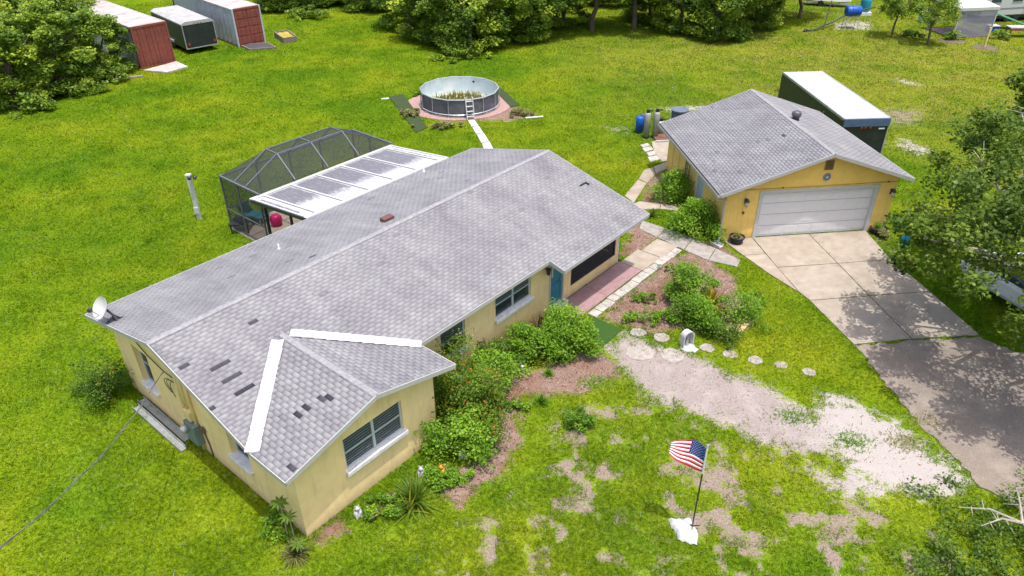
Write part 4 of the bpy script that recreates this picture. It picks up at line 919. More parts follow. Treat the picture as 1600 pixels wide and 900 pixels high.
shrub('garage_shrub', 'green and dry planter weeds beside the right garage pot', 'shrub', gw(7.45, -.3), .4, .35, LM_DRY, n=14, per=50, leaf=.07, seed=26)
for k, (px, py, rx, lab) in enumerate([(1010, 470, .6, 'scattered weeds in the bed beside the paver border'), (1060, 425, .7, 'scattered weeds at the top of the island bed'), (1180, 470, .8, 'weedy growth on the lawn side of the island bed'), (985, 500, .5, 'small weeds between the turf mat and island bed'), (800, 640, .6, 'weeds at the edge of the mulch bed below the strap leaved clump'), (930, 600, .45, 'small weed tuft at the left end of the sand'), (1240, 650, .5, 'grassy weed tuft in the middle of the sand'), (1330, 690, .5, 'grassy weed tuft in the white sand'), (1415, 690, .5, 'dry grassy tuft between the white sand and asphalt'), (1450, 660, .5, 'dry grassy tuft at the asphalt edge')]):
    if k >= 5: blades_plant('weed_patch', lab, 'weeds', G(px, py), 330, .15, .02, LM_SHRUB if k < 8 else LM_DRY, 200 + k, .8, tone=(.4, .25), spread=.3, group='weeds in the front beds'); continue
    shrub('weed_patch', lab, 'weeds', G(px, py), rx, .28, LM_SHRUB if k < 7 else LM_DRY, ry=rx * .7, n=18, per=34, leaf=.07, seed=200 + k, group='weeds in the front beds', tone=(.45, .2))
# papaya seedlings at the wing corner
t = tag(empty('papaya_plant', hw(.05, -5.2)), 'tall thin papaya seedlings at the near left corner of the house', 'plant', 'garden shrubs')
for k, (x, y, h) in enumerate([(.0, .0, 1.15), (-.25, .25, 1.35), (.22, -.3, .55), (-.4, .6, .9)]):
    MB().tube([(x, y, 0), (x + .03, y, h * .5), (x, y + .03, h)], [.018, .014, .01], 5).build('stem', m_bark, t); V = []; F = []
    for j in range(9):
        a = j * 2 * PI / 9; d = Vector((math.cos(a), math.sin(a), -.15)); s = Vector((-math.sin(a), math.cos(a), 0)); b0_ = len(V); c = Vector((x, y, h)); l = .26
        V += [c, c + d * l * .5 + s * .035, c + d * l, c + d * l * .5 - s * .035]; F.append((b0_, b0_ + 1, b0_ + 2, b0_ + 3))
    link(bpy.data.objects.new('leaves', npmesh('leaves', [tuple(v) for v in V], F, LM_DARK, {'tone': ('FLOAT', 'FACE', [.55 + .3 * random.random() for _ in F])})), t)
blades_plant('weed_clump', 'coarse weedy grass and dry stalks at the foot of the near house corner', 'plant', G(462, 868), 170, .6, .03, LM_DRY, 28, .8, tone=(.2, .2))
shrub('ground_shrub', 'low weedy plants along the foot of the left wall near the corner', 'shrub', G(438, 818), .5, .45, LM_SHRUB, n=18, per=60, leaf=.07, seed=29, ry=.7)
# fallen branch shrub in the lower right corner
loc = G(1568, 838); t = tag(empty('fallen_branches', loc), 'dark leafy brush with bleached dead branches at the lower right lawn edge', 'brush')
link(bpy.data.objects.new('foliage', foliage_mesh('foliage', [(random.gauss(.1, 1.15), random.gauss(-.1, .9), random.uniform(.03, .42), .32) for _ in range(52)], 60, .085, LM_DARK, seed=31, tone=(.6, .2))), t)
for k, (a, l) in enumerate([(2.9, 1.5), (3.3, 1.2), (.3, 1.0), (1.2, 1.1), (4.6, 1.1)]):
    d = Vector((math.cos(a), math.sin(a), .12)); p0 = Vector((.4, .1, .36)); tip = p0 + d * l
    mb = MB().tube([p0, p0 + d * l * .5 + Vector((0, .08, .12)), tip], [.035, .025, .008], 6)
    for j in range(3): f = .4 + .2 * j; q = p0.lerp(tip, f) + Vector((0, .05, .08)); mb.tube([q, q + Vector((d.y, -d.x, .3)) * (.35 - .07 * j) * (1 if j % 2 else -1)], [.016, .004], 5)
    mb.build('dead_branch', m_bark, t)
t = tag(empty('fallen_branches', G(1478, 912)), 'pale bare twig lying in the grass at the bottom edge', 'brush'); MB().tube([(-.2, 0, .05), (.1, .15, .2), (.2, .35, .25)], [.02, .015, .006], 5).build('dead_branch', m_bark, t)
link(bpy.data.objects.new('foliage', foliage_mesh('foliage', [(random.gauss(.5, .8), random.gauss(-.1, .5), random.uniform(.05, .4), .3) for _ in range(34)], 60, .085, LM_DARK, seed=33, tone=(.6, .2))), t)

# ------------------------------------------------------------------ TREES
def ell_clumps(n, c, rr, rad, seed, zmin=-1):
    r = np.random.default_rng(seed); out = []
    while len(out) < n:
        p = r.uniform(-1, 1, 3); l = np.linalg.norm(p)
        if l > 1 or (l < .55 and r.random() < .7) or p[2] < zmin: continue
        out.append((c[0] + p[0] * rr[0], c[1] + p[1] * rr[1], c[2] + p[2] * rr[2], rad * r.uniform(.6, 1.35)))
    return out
oak = tag(empty('oak_tree', (19.2, 19.2, 0)), 'spreading oak with pale bare limbs overhanging the driveway at right', 'tree')
oc = Vector((19.2, 19.2, 0)); lc_ = lambda x, y, z: (x - oc.x, y - oc.y, z)
cl_ = ell_clumps(140, lc_(16.1, 18.3, 4.3), (3.9, 5.0, 2.3), .62, 41) + ell_clumps(90, lc_(18.2, 22.8, 4.9), (3.5, 3.4, 2.2), .62, 42) + ell_clumps(14, lc_(13.2, 20.6, 3.3), (1.4, 1.5, 1.0), .5, 43)
cl_ = [c for c in cl_ if not (lambda p: 1525 < p[0] < 1605 and 440 < p[1] < 525)(PX((c[0] + oc.x, c[1] + oc.y, c[2] - .4)))]       # the lowest boughs are bare on the car side
link(bpy.data.objects.new('crown', foliage_mesh('crown', cl_, 185, .14, LM_OAK, seed=44, tone=(.42, .2), top=1)), oak)
MB().tube([(0, 0, -.1), (-.1, .1, .8), (-.35, .1, 1.9), (-.7, 0, 2.6)], [.34, .27, .23, .2], 10).build('trunk', m_bark, oak)
rr = random.Random(4); tips = [lc_(*p) for p in [(13.2, 20.4, 3.7), (12.8, 17.6, 4.9), (14.0, 15.0, 4.5), (16.5, 14.2, 5.2), (15.6, 18.4, 6.6), (17, 22, 6.8), (15.5, 22.6, 5.2), (18.5, 25.5, 6), (20.5, 22, 6.4)]]
for k, tp in enumerate(tips):
    lb = branchy((-.7, 0, 2.5), [tp], .13, .03, 1.0, 7, k); e_ = Vector(tp); s_ = Vector((-.7, 0, 2.5))
    for j in range(5): f = rr.uniform(.45, .98); q = s_.lerp(e_, f); lb.tube([q, q + Vector((rr.uniform(-.8, .8), rr.uniform(-.8, .8), rr.uniform(.1, .8))), q + Vector((rr.uniform(-1.2, 1.2), rr.uniform(-1.2, 1.2), rr.uniform(.5, 1.3)))], [.035, .022, .008], 5)
    lb.build('limb', m_bark, oak)
# woodland and lone trees: four grown crowns, copied with their trunks
PROTO = []
for k in range(5):      # full crowns down to the ground
    cl_ = ell_clumps(64, (0, 0, .56), (.47, .47, .46), .115, 60 + k, -.95) + [(math.cos(a) * .36, math.sin(a) * .36, .10 + .06 * random.random(), .11) for a in np.arange(0, 6.2, .55)]
    me = foliage_mesh('crown', cl_, 165, .040, LM_FAR, seed=70 + k, tone=(.45, .24), top=1, flat=.7)
    tr = branchy((0, 0, -.02), [(.02, .03, .45)], .035, .02, .05, 4, k); lm = branchy((.02, .03, .3), [(.3, .1, .72), (-.25, .2, .75), (-.05, -.3, .7), (.1, .25, .85)], .018, .005, .08, 5, k)
    PROTO.append((me, tr, lm))
for k in range(3):      # clear trunks with raised crowns
    cl_ = ell_clumps(62, (0, 0, .68), (.50, .50, .32), .115, 160 + k)
    me = foliage_mesh('crown', cl_, 130, .037, LM_FAR, seed=170 + k, tone=(.42, .19), top=1, flat=.8)
    PROTO.append((me, branchy((0, 0, -.02), [(.03, .03, .55)], .03, .018, .06, 5, k), branchy((.02, .02, .36), [(.36, .1, .68), (-.33, .2, .7), (-.1, -.36, .66), (.1, .3, .8), (.2, -.25, .75)], .015, .005, .08, 5, k)))
_tm = {}
def copy_tree(name, label, loc, h, wscale=1., kind=0, rz=0, group='trees along the back of the lawn', cat='tree'):
    t = tag(empty(name, loc, rz), label, cat, group); t.scale = (h * wscale, h * wscale, h); me, tr, lm = PROTO[kind]
    link(bpy.data.objects.new('crown', me), t)
    if kind not in _tm:
        a = tr.build('trunk', m_bark2, t); b = lm.build('limb', m_bark2, t); _tm[kind] = (a.data, b.data)
    else:
        a, b = _tm[kind]; link(bpy.data.objects.new('trunk', a), t); link(bpy.data.objects.new('limb', b), t)
    return t
TREES = [(440, 14, 5.0, 1.15, 0, 'dark leafy tree just right of the second rust red container'), (485, 8, 5.5, 1.2, 0, 'tree at the top edge right of the raised garden bed'), (535, 2, 6.0, 1.2, 0, 'tree at the top edge above the bright lawn gap'),
         (585, 12, 6.0, 1.15, 0, 'tree behind the long shadow at the top lawn gap'), (640, 42, 5.2, 1.15, 0, 'low bushy tree with the long shadow on its left'), (676, 58, 5.6, 1.15, 0, 'full round tree above left of the pool'), (735, 74, 6.2, 1.1, 0, 'large yellow green tree directly above the pool'),
         (690, 15, 7.5, 1.2, 0, 'tall tree behind the large yellow green tree'), (790, 62, 6.0, 1.15, 1, 'round tree with a clear trunk right of the tree above the pool'), (845, 55, 5.8, 1.2, 1, 'clear trunked tree casting the broad shadow above the pool right side'), (880, 38, 5.0, 1.1, 0, 'bushy tree at the left side of the dappled clearing'),
         (925, 48, 7.0, 1.1, 1, 'tall clear trunked tree over the dappled clearing, left one'), (990, 46, 7.2, 1.1, 1, 'tall clear trunked tree over the dappled clearing, right one'), (955, 4, 6.0, 1.2, 0, 'distant tree at the top edge behind the dappled clearing'), (1020, 2, 6.0, 1.2, 0, 'distant bushy tree at the top edge right of the dappled clearing'),
         (1062, 48, 5.0, 1.1, 0, 'dense dark bush tree in front of the right treeline'), (1120, 58, 5.2, 1.15, 0, 'dense round tree right of the dappled clearing'), (1150, 50, 6.8, 1.1, 1, 'clear trunked tree right of the dense round tree'), (1090, 8, 6.0, 1.2, 0, 'tree behind the dense round tree at right'),
         (1205, 35, 6.2, 1.0, 1, 'slim clear trunked tree left of the blue barrel'), (1248, 28, 6.4, .9, 1, 'thin clear trunked tree beside the parked white boat'), (1165, 2, 6.0, 1.2, 0, 'far tree at the top edge above the slim tree'), (820, 5, 7.0, 1.2, 0, 'tall tree at the top edge behind the clear trunked pool trees'), (760, 5, 7.5, 1.2, 0, 'tallest tree at the top edge straight above the pool')]
TREES += [(px, py, h, 1.3, 0, lab) for px, py, h, lab in [(615, -12, 7.5, 'back row tree at the top edge above the long shadow'), (665, -8, 7.5, 'back row tree at the top edge left of the pool trees'), (725, -14, 8.0, 'back row tree at the top edge in line with the pool'), (790, -10, 7.5, 'back row tree at the top edge right of the pool line'), (855, -8, 7.0, 'back row tree at the top edge left of the dappled clearing'), (905, -10, 7.0, 'back row tree at the top edge over the left of the clearing'), (985, -12, 7.0, 'back row tree at the top edge over the right of the clearing'), (1055, -10, 7.0, 'back row tree at the top edge above the dense dark bush'), (1130, -8, 7.0, 'back row tree at the top edge above the dense round tree'), (1200, -14, 7.0, 'back row tree at the top edge left of the white boat'), (1015, 30, 4.2, 'low bushy tree at the right of the dappled clearing'), (1180, 42, 3.8, 'low bushy tree left of the slim clear trunked tree'), (820, 62, 3.8, 'low bushy tree between the clear trunked trees above the pool'), (700, 66, 4.4, 'low bushy tree between the two trees above the pool')]]
for k, (px, py, h, ws, raised, lab) in enumerate(TREES): copy_tree('woodland_tree', lab, G(px, py), h, ws, (5 + k % 3) if raised else k % 5, k * 1.7)
for k, (px, py, h, ws, lab) in enumerate([(25, 158, 5.4, 1.15, 'leafy tree at the left edge of the picture, front of the left thicket'), (95, 138, 5.2, 1.2, 'bright green tree in the middle of the left thicket front'), (160, 116, 4.4, 1.15, 'tree brushing the pale side of the first container'),
                                         (50, 80, 6.5, 1.1, 'tall tree at the back of the left thicket'), (125, 70, 5.0, 1.0, 'tree between the left thicket and the container roof'), (-30, 110, 6.5, 1.2, 'tall tree cut by the left picture edge'), (-20, 60, 7.5, 1.1, 'tall rear tree in the upper left corner')]):
    copy_tree('thicket_tree', lab, G(px, py), h, ws, (k + 2) % 5, k * 2.1, 'trees of the left thicket')
for k, (px, py, h, ws, lab) in enumerate([(1392, 58, 4.3, .72, 'small grey green tree right of the blue barrel'), (1449, 69, 3.9, .85, 'yellowish small tree with pale trunks left of the white canopy')]):
    copy_tree('orchard_tree', lab, G(px, py), h, ws, k + 5, k * 2, 'small trees in the neighbouring yard')
copy_tree('woodland_tree', 'tree at the right picture edge behind the spreading oak', G(1640, 215), 5.5, 1.0, 3, 1., 'trees along the back of the lawn')
for k, (px, py, lab) in enumerate([(40, 172, 'weedy undergrowth at the left picture edge'), (105, 150, 'weedy undergrowth below the bright green thicket tree'), (165, 128, 'weedy undergrowth near the first container'), (720, 90, 'weedy undergrowth below the large yellow green tree'), (480, 28, 'weedy undergrowth right of the raised garden bed'), (575, 18, 'tall weeds in the bright lawn gap at the top')]):
    shrub('undergrowth', lab, 'undergrowth', G(px, py), 2.4, 1.1, LM_FAR, ry=1.5, n=26, per=60, leaf=.2, seed=80 + k, group='undergrowth at the tree lines', tone=(.4, .18), top=1)
shrub('garden_shrub', 'low shrub in a dark mulch ring in the neighbouring yard', 'shrub', G(1487, 62), .8, .7, LM_FAR, n=16, per=50, leaf=.16, seed=90, group='neighbour planting')
shrub('garden_shrub', 'low dark weeds between the two small neighbouring trees', 'shrub', G(1424, 58), 1.0, .6, LM_DARK, n=16, per=50, leaf=.16, seed=91, group='neighbour planting')
shrub('garden_shrub', 'bright weeds beside the canopy front leg', 'shrub', G(1562, 60), .9, .6, LM_FAR, n=16, per=50, leaf=.16, seed=92, group='neighbour planting')

# ------------------------------------------------------------------ POOL
pcx = G(719, 164); pl = tag(empty('above_ground_pool', (pcx.x, pcx.y, 0)), 'round above ground pool with grey wall and weeds growing inside', 'pool')
PRD, PH, PN = 2.42, 1.08, 14
m_pw = M('pool_wall_grey', (.105, .105, .13), .45, var=.25, scale=1.6, stain=(.22, .22, .25), stain_amt=.5, stain_scale=1.1); m_liner = M('pool_liner', (.56, .66, .70), .5, var=.10, scale=2, stain=(.74, .76, .74), stain_amt=.7, stain_scale=1.2); m_rail = M('pool_rail', (.40, .43, .46), .4, metal=.3)
EXCL.append([(pcx.x + 3.2 * math.cos(a), pcx.y + 2.9 * math.sin(a)) for a in np.arange(0, 6.28, .4)])
V = []; F = []; na = 84
for j, z in enumerate(np.linspace(.04, PH, 7)):
    for i in range(na):
        a = 2 * PI * i / na; sag = .035 * abs(math.sin(PN / 2 * a)) * (1 if j < 6 else .2) + (.05 * math.sin(a * 9) if j == 1 else 0) * .4; rr_ = PRD * (math.cos(PI / PN) / math.cos((a % (2 * PI / PN)) - PI / PN)) + sag; V.append((rr_ * math.cos(a), rr_ * math.sin(a), z))
for j in range(6):
    for i in range(na): F.append((j * na + i, j * na + (i + 1) % na, (j + 1) * na + (i + 1) % na, (j + 1) * na + i))
link(bpy.data.objects.new('pool_wall', npmesh('pool_wall', V, F, m_pw, smooth=True)), pl)
V2 = [(x * .985, y * .985, z) for x, y, z in V]; link(bpy.data.objects.new('liner', npmesh('liner', V2, [f[::-1] for f in F], m_liner, smooth=True)), pl)
MB().lathe([(.001, .05), (PRD * 1.0, .06)], 40).build('pool_floor', M('pool_floor_pale', (.60, .60, .50), .8, var=.2, stain=(.36, .34, .18), stain_amt=.7), pl)
for k in range(PN):
    a0, a1 = 2 * PI * k / PN, 2 * PI * (k + 1) / PN; q = lambda a, z: (1.012 * PRD * math.cos(a), 1.012 * PRD * math.sin(a), z)
    MB().tube([q(a0, PH), q(a1, PH)], .04, 8).build('top_rail', m_rail, pl); MB().tube([((PRD + .06) * math.cos(a0), (PRD + .06) * math.sin(a0), .02), ((PRD + .05) * math.cos(a0), (PRD + .05) * math.sin(a0), PH)], .022, 6).build('upright', m_rail, pl)
MB().lathe([(PRD * 1.02, .16), (PRD * 1.035, .19), (PRD * 1.02, .22)], 56).build('band', m_rail, pl)
MB().lathe([(.001, .03), (.07, .03), (.07, 0)], 12, (PRD * .32, PRD * .9, .82), Matrix.Rotation(PI / 2, 3, 'X')).build('skimmer_port', m_black, pl)
r = np.random.default_rng(9); n = 2600; rad = np.sqrt(r.random(n)) * 2.0; a = r.random(n) * 6.283; P = np.c_[rad * np.cos(a) + pcx.x, rad * np.sin(a) + pcx.y - .05, np.full(n, .07)]
tipv = np.c_[r.normal(0, .07, n), r.normal(0, .07, n), r.uniform(.1, .45, n)]; sd_ = np.c_[r.normal(0, .02, n), r.normal(0, .02, n), np.zeros(n)]
o = bpy.data.objects.new('pool_weeds', npmesh('pool_weeds', np.stack([P - sd_, P + sd_, P + tipv], 1).reshape(-1, 3), np.arange(3 * n).reshape(-1, 3), LM_POOL, {'tone': ('FLOAT', 'FACE', r.random(n))})); link(o); tag(o, 'dry yellowish weeds growing on the floor of the pool', 'weeds', kind='stuff')
lp = Vector((G(735, 186).x, G(735, 186).y, 0)); dirn = math.atan2(lp.y - pcx.y, lp.x - pcx.x); ld = tag(empty('pool_ladder', (pcx.x + (PRD + .12) * math.cos(dirn), pcx.y + (PRD + .12) * math.sin(dirn), 0), dirn + PI / 2), 'white step ladder leaning on the near side of the pool', 'ladder')
for x in (-.22, .22): MB().tube([(x, -.32, .02), (x, .02, 1.22), (x, .2, 1.22)], .028, 8).build('rail', m_white, ld)
for k in range(4): MB().box(-.22, .22, -.3 + k * .085, -.19 + k * .085, .16 + k * .28, .20 + k * .28).build('step', m_white, ld)
t = M('turf_and_shade', (.035, .055, .018), .95, var=.4, scale=14)
slab('turf_shade_strip', pxpoly([(608, 152), (630, 148), (668, 200), (650, 208)]), -.02, .05, t, bevel=0, kind='structure')
slab('turf_shade_strip', pxpoly([(770, 140), (782, 138), (812, 165), (798, 168)]), -.02, .05, t, bevel=0, kind='structure')  # dark strip painted in for the shadow right of the pool
for k, (px, py, rx, ry, lab) in enumerate([(690, 200, 1.6, .45, 'dry pale ground plants in front of the pool'), (640, 180, .8, .8, 'dry pale ground plants left of the pool'), (812, 180, 1.0, .6, 'dry pale ground plants right of the pool'), (660, 148, .8, .5, 'green ground plants behind the left side of the pool')]):
    shrub('ground_cover', lab, 'ground plants', G(px, py), rx, .35, LM_DRY if k < 3 else LM_SHRUB, ry=ry, n=22, per=60, leaf=.12, seed=100 + k, group='plants around the pool')
for px, py, l, a, lab in [(602, 155, .5, .3, 'short white board on the lawn left of the pool'), (835, 184, 1.1, .25, 'short white board on the lawn right of the pool')]:
    tag(MB().box(-l / 2, l / 2, -.1, .1, 0, .06).build('loose_board', m_white, None, loc=G(px, py), rz=a, bevel=.01), lab, 'board')

# ------------------------------------------------------------------ POLE WITH LAMPS
q = G(312, 342); t = tag(empty('yard_post', q), 'white square yard post carrying a small floodlight', 'post'); MB().box(-.085, .085, -.085, .085, -.05, 2.12).build('post', m_white, t, bevel=.01); MB().box(-.11, .11, -.11, .11, 2.12, 2.17).build('cap', m_white, t)
MB().box(-.1, .1, -.13, -.086, .3, .62).build('junction_box', m_white, t, bevel=.01); MB().bar((.05, 0, 2.0), (.22, -.02, 2.12), .03).build('bracket', m_bronze, t)
MB().lathe([(.001, 0), (.06, 0), (.09, .14), (.001, .15)], 12, (.2, -.02, 2.05), Matrix.Rotation(2.0, 3, 'Y')).build('floodlight', m_bronze, t, smooth=True)
MB().lathe([(.001, 0), (.05, 0), (.08, .13), (.001, .13)], 12, (.12, -.12, 2.08), Matrix.Rotation(1.6, 3, 'X')).build('floodlight', m_bronze, t, smooth=True)

# ------------------------------------------------------------------ FLAG
fb = Vector((4.455, 12.018, 0)); fl = tag(empty('flag_pole', fb), 'thin flagpole standing on a white sandbag base in the front lawn', 'flagpole')
MB().tube([(0, 0, .05), (0, 0, 2.05)], .019, 10).build('pole', m_bronze, fl); MB().tube([(0, 0, 2.05), (0, 0, 2.93)], .022, 10).build('pole_sleeve', m_sill, fl); MB().lathe([(.001, -.03), (.035, 0), (.001, .04)], 12, (0, 0, 2.96)).build('finial', m_white, fl, smooth=True)
for k in range(3): a = k * 2.09 + .3; MB().tube([(0, 0, .22), (.22 * math.cos(a), .22 * math.sin(a), .13)], .014, 6).build('foot', m_black, fl)
flag = tag(empty('flag', fb + Vector((0, 0, 2.1))), 'red white and blue stars and stripes flag drooping from the flagpole', 'flag')
NU, NVv, FL, FH = 30, 26, .98, .74
def fpt(u, v):      # u along the fly, v up the hoist; the wind lifts the fly end flat
    d = Vector((-.93, .30, 0)); sd2 = Vector((.36, .93, 0)); th = u * R(66)
    vd = Vector((0, 0, 1)) * math.cos(th) + sd2 * math.sin(th); w_ = .035 * math.sin(u * 6 + v * 2.) * min(1, u * 2)
    return d * FL * (.86 * u ** .82 - .05 * math.sin(PI * u) * v) + Vector((0, 0, .03 * math.sin(PI * u) + .36 * u * u + .10 * math.sin(PI * u) * v)) + vd * FH * v * (1 - .62 * u ** 1.3) + Vector((0, 0, w_))
V = [fpt(i / NU, j / NVv) for j in range(NVv + 1) for i in range(NU + 1)]
stripes = {k: [] for k in range(13)}; blues = []
for j in range(NVv):
    for i in range(NU):
        f = (j * (NU + 1) + i, j * (NU + 1) + i + 1, (j + 1) * (NU + 1) + i + 1, (j + 1) * (NU + 1) + i); stp = j * 13 // NVv
        (blues if (stp >= 6 and i < NU * .42) else stripes[stp]).append(f)
def cloth(nm, fs, mt):
    used, inv = np.unique(np.array(fs), return_inverse=True); o = bpy.data.objects.new(nm, npmesh(nm, [tuple(V[i]) for i in used], inv.reshape(-1, 4), mt, smooth=True)); link(o, flag); m_ = o.modifiers.new('s', 'SOLIDIFY'); m_.thickness = .003
m_fr, m_fwh = M('flag_red', (.42, .012, .03), .8, var=.08), M('flag_white', (.70, .69, .71), .8, var=.04)
for k in range(13): cloth('red_stripe' if k % 2 == 0 else 'white_stripe', stripes[k], m_fr if k % 2 == 0 else m_fwh)
cloth('canton', blues, M('flag_blue', (.02, .045, .20), .8, var=.08))
mb = MB()
for r_ in range(9):
    for c_ in range(6 if r_ % 2 == 0 else 5):
        u = .42 * (c_ * 2 + 1 + (r_ % 2)) / 12; v = 6 / 13 + (7 / 13) * (r_ + 1) / 10; e = .0125
        for sgn in (-1, 1):
            P0 = fpt(u, v); du = (fpt(u + .01, v) - P0).normalized(); dv = (fpt(u, v + .01) - P0).normalized(); n_ = du.cross(dv) * .005 * sgn
            st = [P0 + n_ + (du * math.sin(k * PI / 5) + dv * math.cos(k * PI / 5)) * (e if k % 2 == 0 else e * .45) for k in range(10)]
            mb.add(st if sgn > 0 else st[::-1], [tuple(range(10))])
tag(mb.build('stars', MATS['flag_white'], flag), kind='stuff')
bagp = [G(*q) for q in [(1044, 812), (1062, 813), (1079, 811), (1085, 826), (1091, 834), (1089, 853), (1070, 848), (1060, 845), (1055, 832), (1048, 824)]]
bc = sum(bagp, Vector()) / len(bagp); V = []; F = []; rings = 6; nb = 40
for j in range(rings + 1):
    f = j / rings
    for i in range(nb):
        s_ = i / nb * len(bagp); k = int(s_); p = bagp[k].lerp(bagp[(k + 1) % len(bagp)], s_ - k) - bc; pr = p * (1 - f); V.append((pr.x, pr.y, .02 + .20 * math.sin(f * PI / 2) ** .5 + .035 * math.sin(i * 1.9 + j * 1.3) * (1 - f)))
for j in range(rings):
    for i in range(nb): F.append((j * nb + i, j * nb + (i + 1) % nb, (j + 1) * nb + (i + 1) % nb, (j + 1) * nb + i))
o = bpy.data.objects.new('sandbag', npmesh('sandbag', V, F, M('white_cloth', (.52, .52, .54), .8, var=.05, scale=6), smooth=True)); o.location = bc; link(o); tag(o, 'crumpled white sandbag sheet weighing down the flagpole', 'sandbag'); EXCL.append([(p.x, p.y) for p in bagp])

# ------------------------------------------------------------------ GROTTO, STEPPING STONES, FIGURINES
q = G(1072, 541); t = tag(empty('garden_grotto', q, .45), 'white arched garden grotto on a white stone base', 'garden ornament'); t.scale = (.86, .86, .86); mb = MB(); k = 18
prof = [(.25 * math.cos(a), .52 + .25 * math.sin(a)) for a in np.linspace(0, PI, k)]; outl = [(.25, .08)] + prof + [(-.25, .08)]; inn = [(x * .82, .08 + (z - .08) * .93) for x, z in outl]
n = len(outl); V = [(x, -.12, z) for x, z in outl] + [(x, -.12, z) for x, z in inn] + [(x * .9, .16, .08 + (z - .08) * .95) for x, z in outl] + [(x * .85, .1, .08 + (z - .08) * .95) for x, z in inn]
F = []
for i in range(n - 1): F += [(i, i + 1, n + i + 1, n + i), (2 * n + i, 2 * n + i + 1, i + 1, i), (n + i, n + i + 1, 3 * n + i + 1, 3 * n + i)]
F += [tuple(range(3 * n, 4 * n)), tuple(range(3 * n - 1, 2 * n - 1, -1))]; MB().add(V, F).build('niche', m_white, t)
MB().lathe([(.001, .42), (.05, .40), (.045, .36), (.07, .28), (.06, .18), (.1, .08)], 12, (0, 0, .03)).build('statue', M('grey_figure', (.34, .33, .35)), t, smooth=True)
MB().lathe([(.001, .1), (.22, .09), (.31, .04), (.33, 0)], 9, (0, -.1, 0)).build('base', m_flash, t); MB().box(-.15, .15, -.5, -.28, 0, .06, Matrix.Rotation(.3, 4, 'Z')).build('front_stone', m_flash, t, bevel=.02)
for k, (px, py, s_, lab) in enumerate([(997, 520, .27, 'round pale stepping stone nearest the turf mat'), (1034, 528, .29, 'round pale stepping stone left of the grotto'), (1105, 544, .26, 'pale stepping stone just right of the grotto'), (1141, 554, .25, 'mossy stepping stone, second right of the grotto'), (1180, 563, .25, 'mossy stepping stone, third right of the grotto'), (1220, 571, .22, 'pale stepping stone, fourth right of the grotto'), (1264, 582, .22, 'pale stepping stone farthest from the grotto'), (1000, 551, .5, 'large flat sandy stepping stone below the first stone'), (1050, 555, .42, 'broad pale slab stone in the sand below the grotto')]):
    rr = random.Random(k); o = MB().prism([(s_ * (1 + rr.uniform(-.12, .12)) * math.cos(a), s_ * .9 * (1 + rr.uniform(-.12, .12)) * math.sin(a), -.03) for a in np.arange(0, 6.28, .42)], (0, 0, .062 if k < 7 else .045)).build('stepping_stone', m_stone, None, bevel=.012, loc=G(px, py)); tag(o, lab, 'stepping stone', 'stepping stones across the front garden')
def figurine(px, py, label, mat, h=.36, rz=0):
    t = tag(empty('garden_figurine', G(px, py), rz), label, 'figurine', 'garden figurines')
    MB().lathe([(.001, 0), (.1, 0), (.12, h * .15), (.11, h * .4), (.08, h * .6), (.03, h * .64)], 12).build('body', mat, t, smooth=True)
    MB().lathe([(.001, -.07), (.05, -.05), (.07, 0), (.05, .05), (.001, .07)], 12, (0, -.03, h * .78)).lathe([(.001, -.02), (.03, 0), (.001, .04)], 8, (.045, -.02, h * .97)).lathe([(.001, -.02), (.03, 0), (.001, .04)], 8, (-.045, -.02, h * .97)).build('head', mat, t, smooth=True)
    MB().lathe([(.001, -.03), (.03, 0), (.001, .03)], 8, (0, -.1, h * .74)).build('muzzle', m_bark2 if mat is not m_bark2 else m_white, t, smooth=True)
    for x in (-.06, .06): MB().tube([(x, -.06, h * .45), (x, -.1, .02)], [.03, .025], 6).build('foreleg', mat, t)
figurine(560, 806, 'white and grey animal figurine among weeds below the wing window', m_white, .4, .5); figurine(659, 743, 'white animal figurine near the wing corner', m_white, .38); figurine(691, 741, 'orange animal figurine beside the white one', M('orange_glaze', (.66, .30, .04), .4), .4, -.3); figurine(722, 712, 'small white figurine behind the bright green corner shrub', m_white, .3)
figurine(840, 551, 'small pale figurine right of the white flower pot', m_stone, .28)
def pot(px, py, label, mat, r_=.22, h=.3, plant=None, name='flower_pot'):
    t = tag(empty(name, G(px, py)), label, 'pot', 'garden pots'); MB().lathe([(.001, .02), (r_ * .72, .0), (r_ * .8, h * .3), (r_ * .95, h * .85), (r_ * 1.05, h * .88), (r_ * 1.05, h), (r_ * .92, h), (r_ * .88, h * .8), (.001, h * .78)], 20).build('pot', mat, t, smooth=False); MB().lathe([(.001, h * .83), (r_ * .87, h * .82)], 14).build('soil', m_bark2, t)
    if plant: link(bpy.data.objects.new('plant', foliage_mesh('plant', [(random.gauss(0, r_ * .2), random.gauss(0, r_ * .2), h + random.uniform(.02, .12), r_ * .5) for _ in range(8)], 30, .07, plant, seed=int(px))), t)
pot(805, 560, 'white glazed flower pot left of the big round bush', m_white, .17, .32, LM_SHRUB); pot(1150, 380, 'black ribbed tub planter left of the garage door', m_black, .31, .34, LM_DRY); pot(1371, 364, 'low black tyre planter right of the garage door', m_black, .34, .28, LM_SHRUB)
q = gw(.15, -.02); t = tag(empty('splash_block', q, .6), 'white splash block under the garage downspout', 'splash block'); MB().box(-.14, .14, -.25, .25, 0, .05).box(-.14, -.1, -.25, .25, .05, .12).box(.1, .14, -.25, .25, .05, .12).build('tray', m_white, t, bevel=.01)
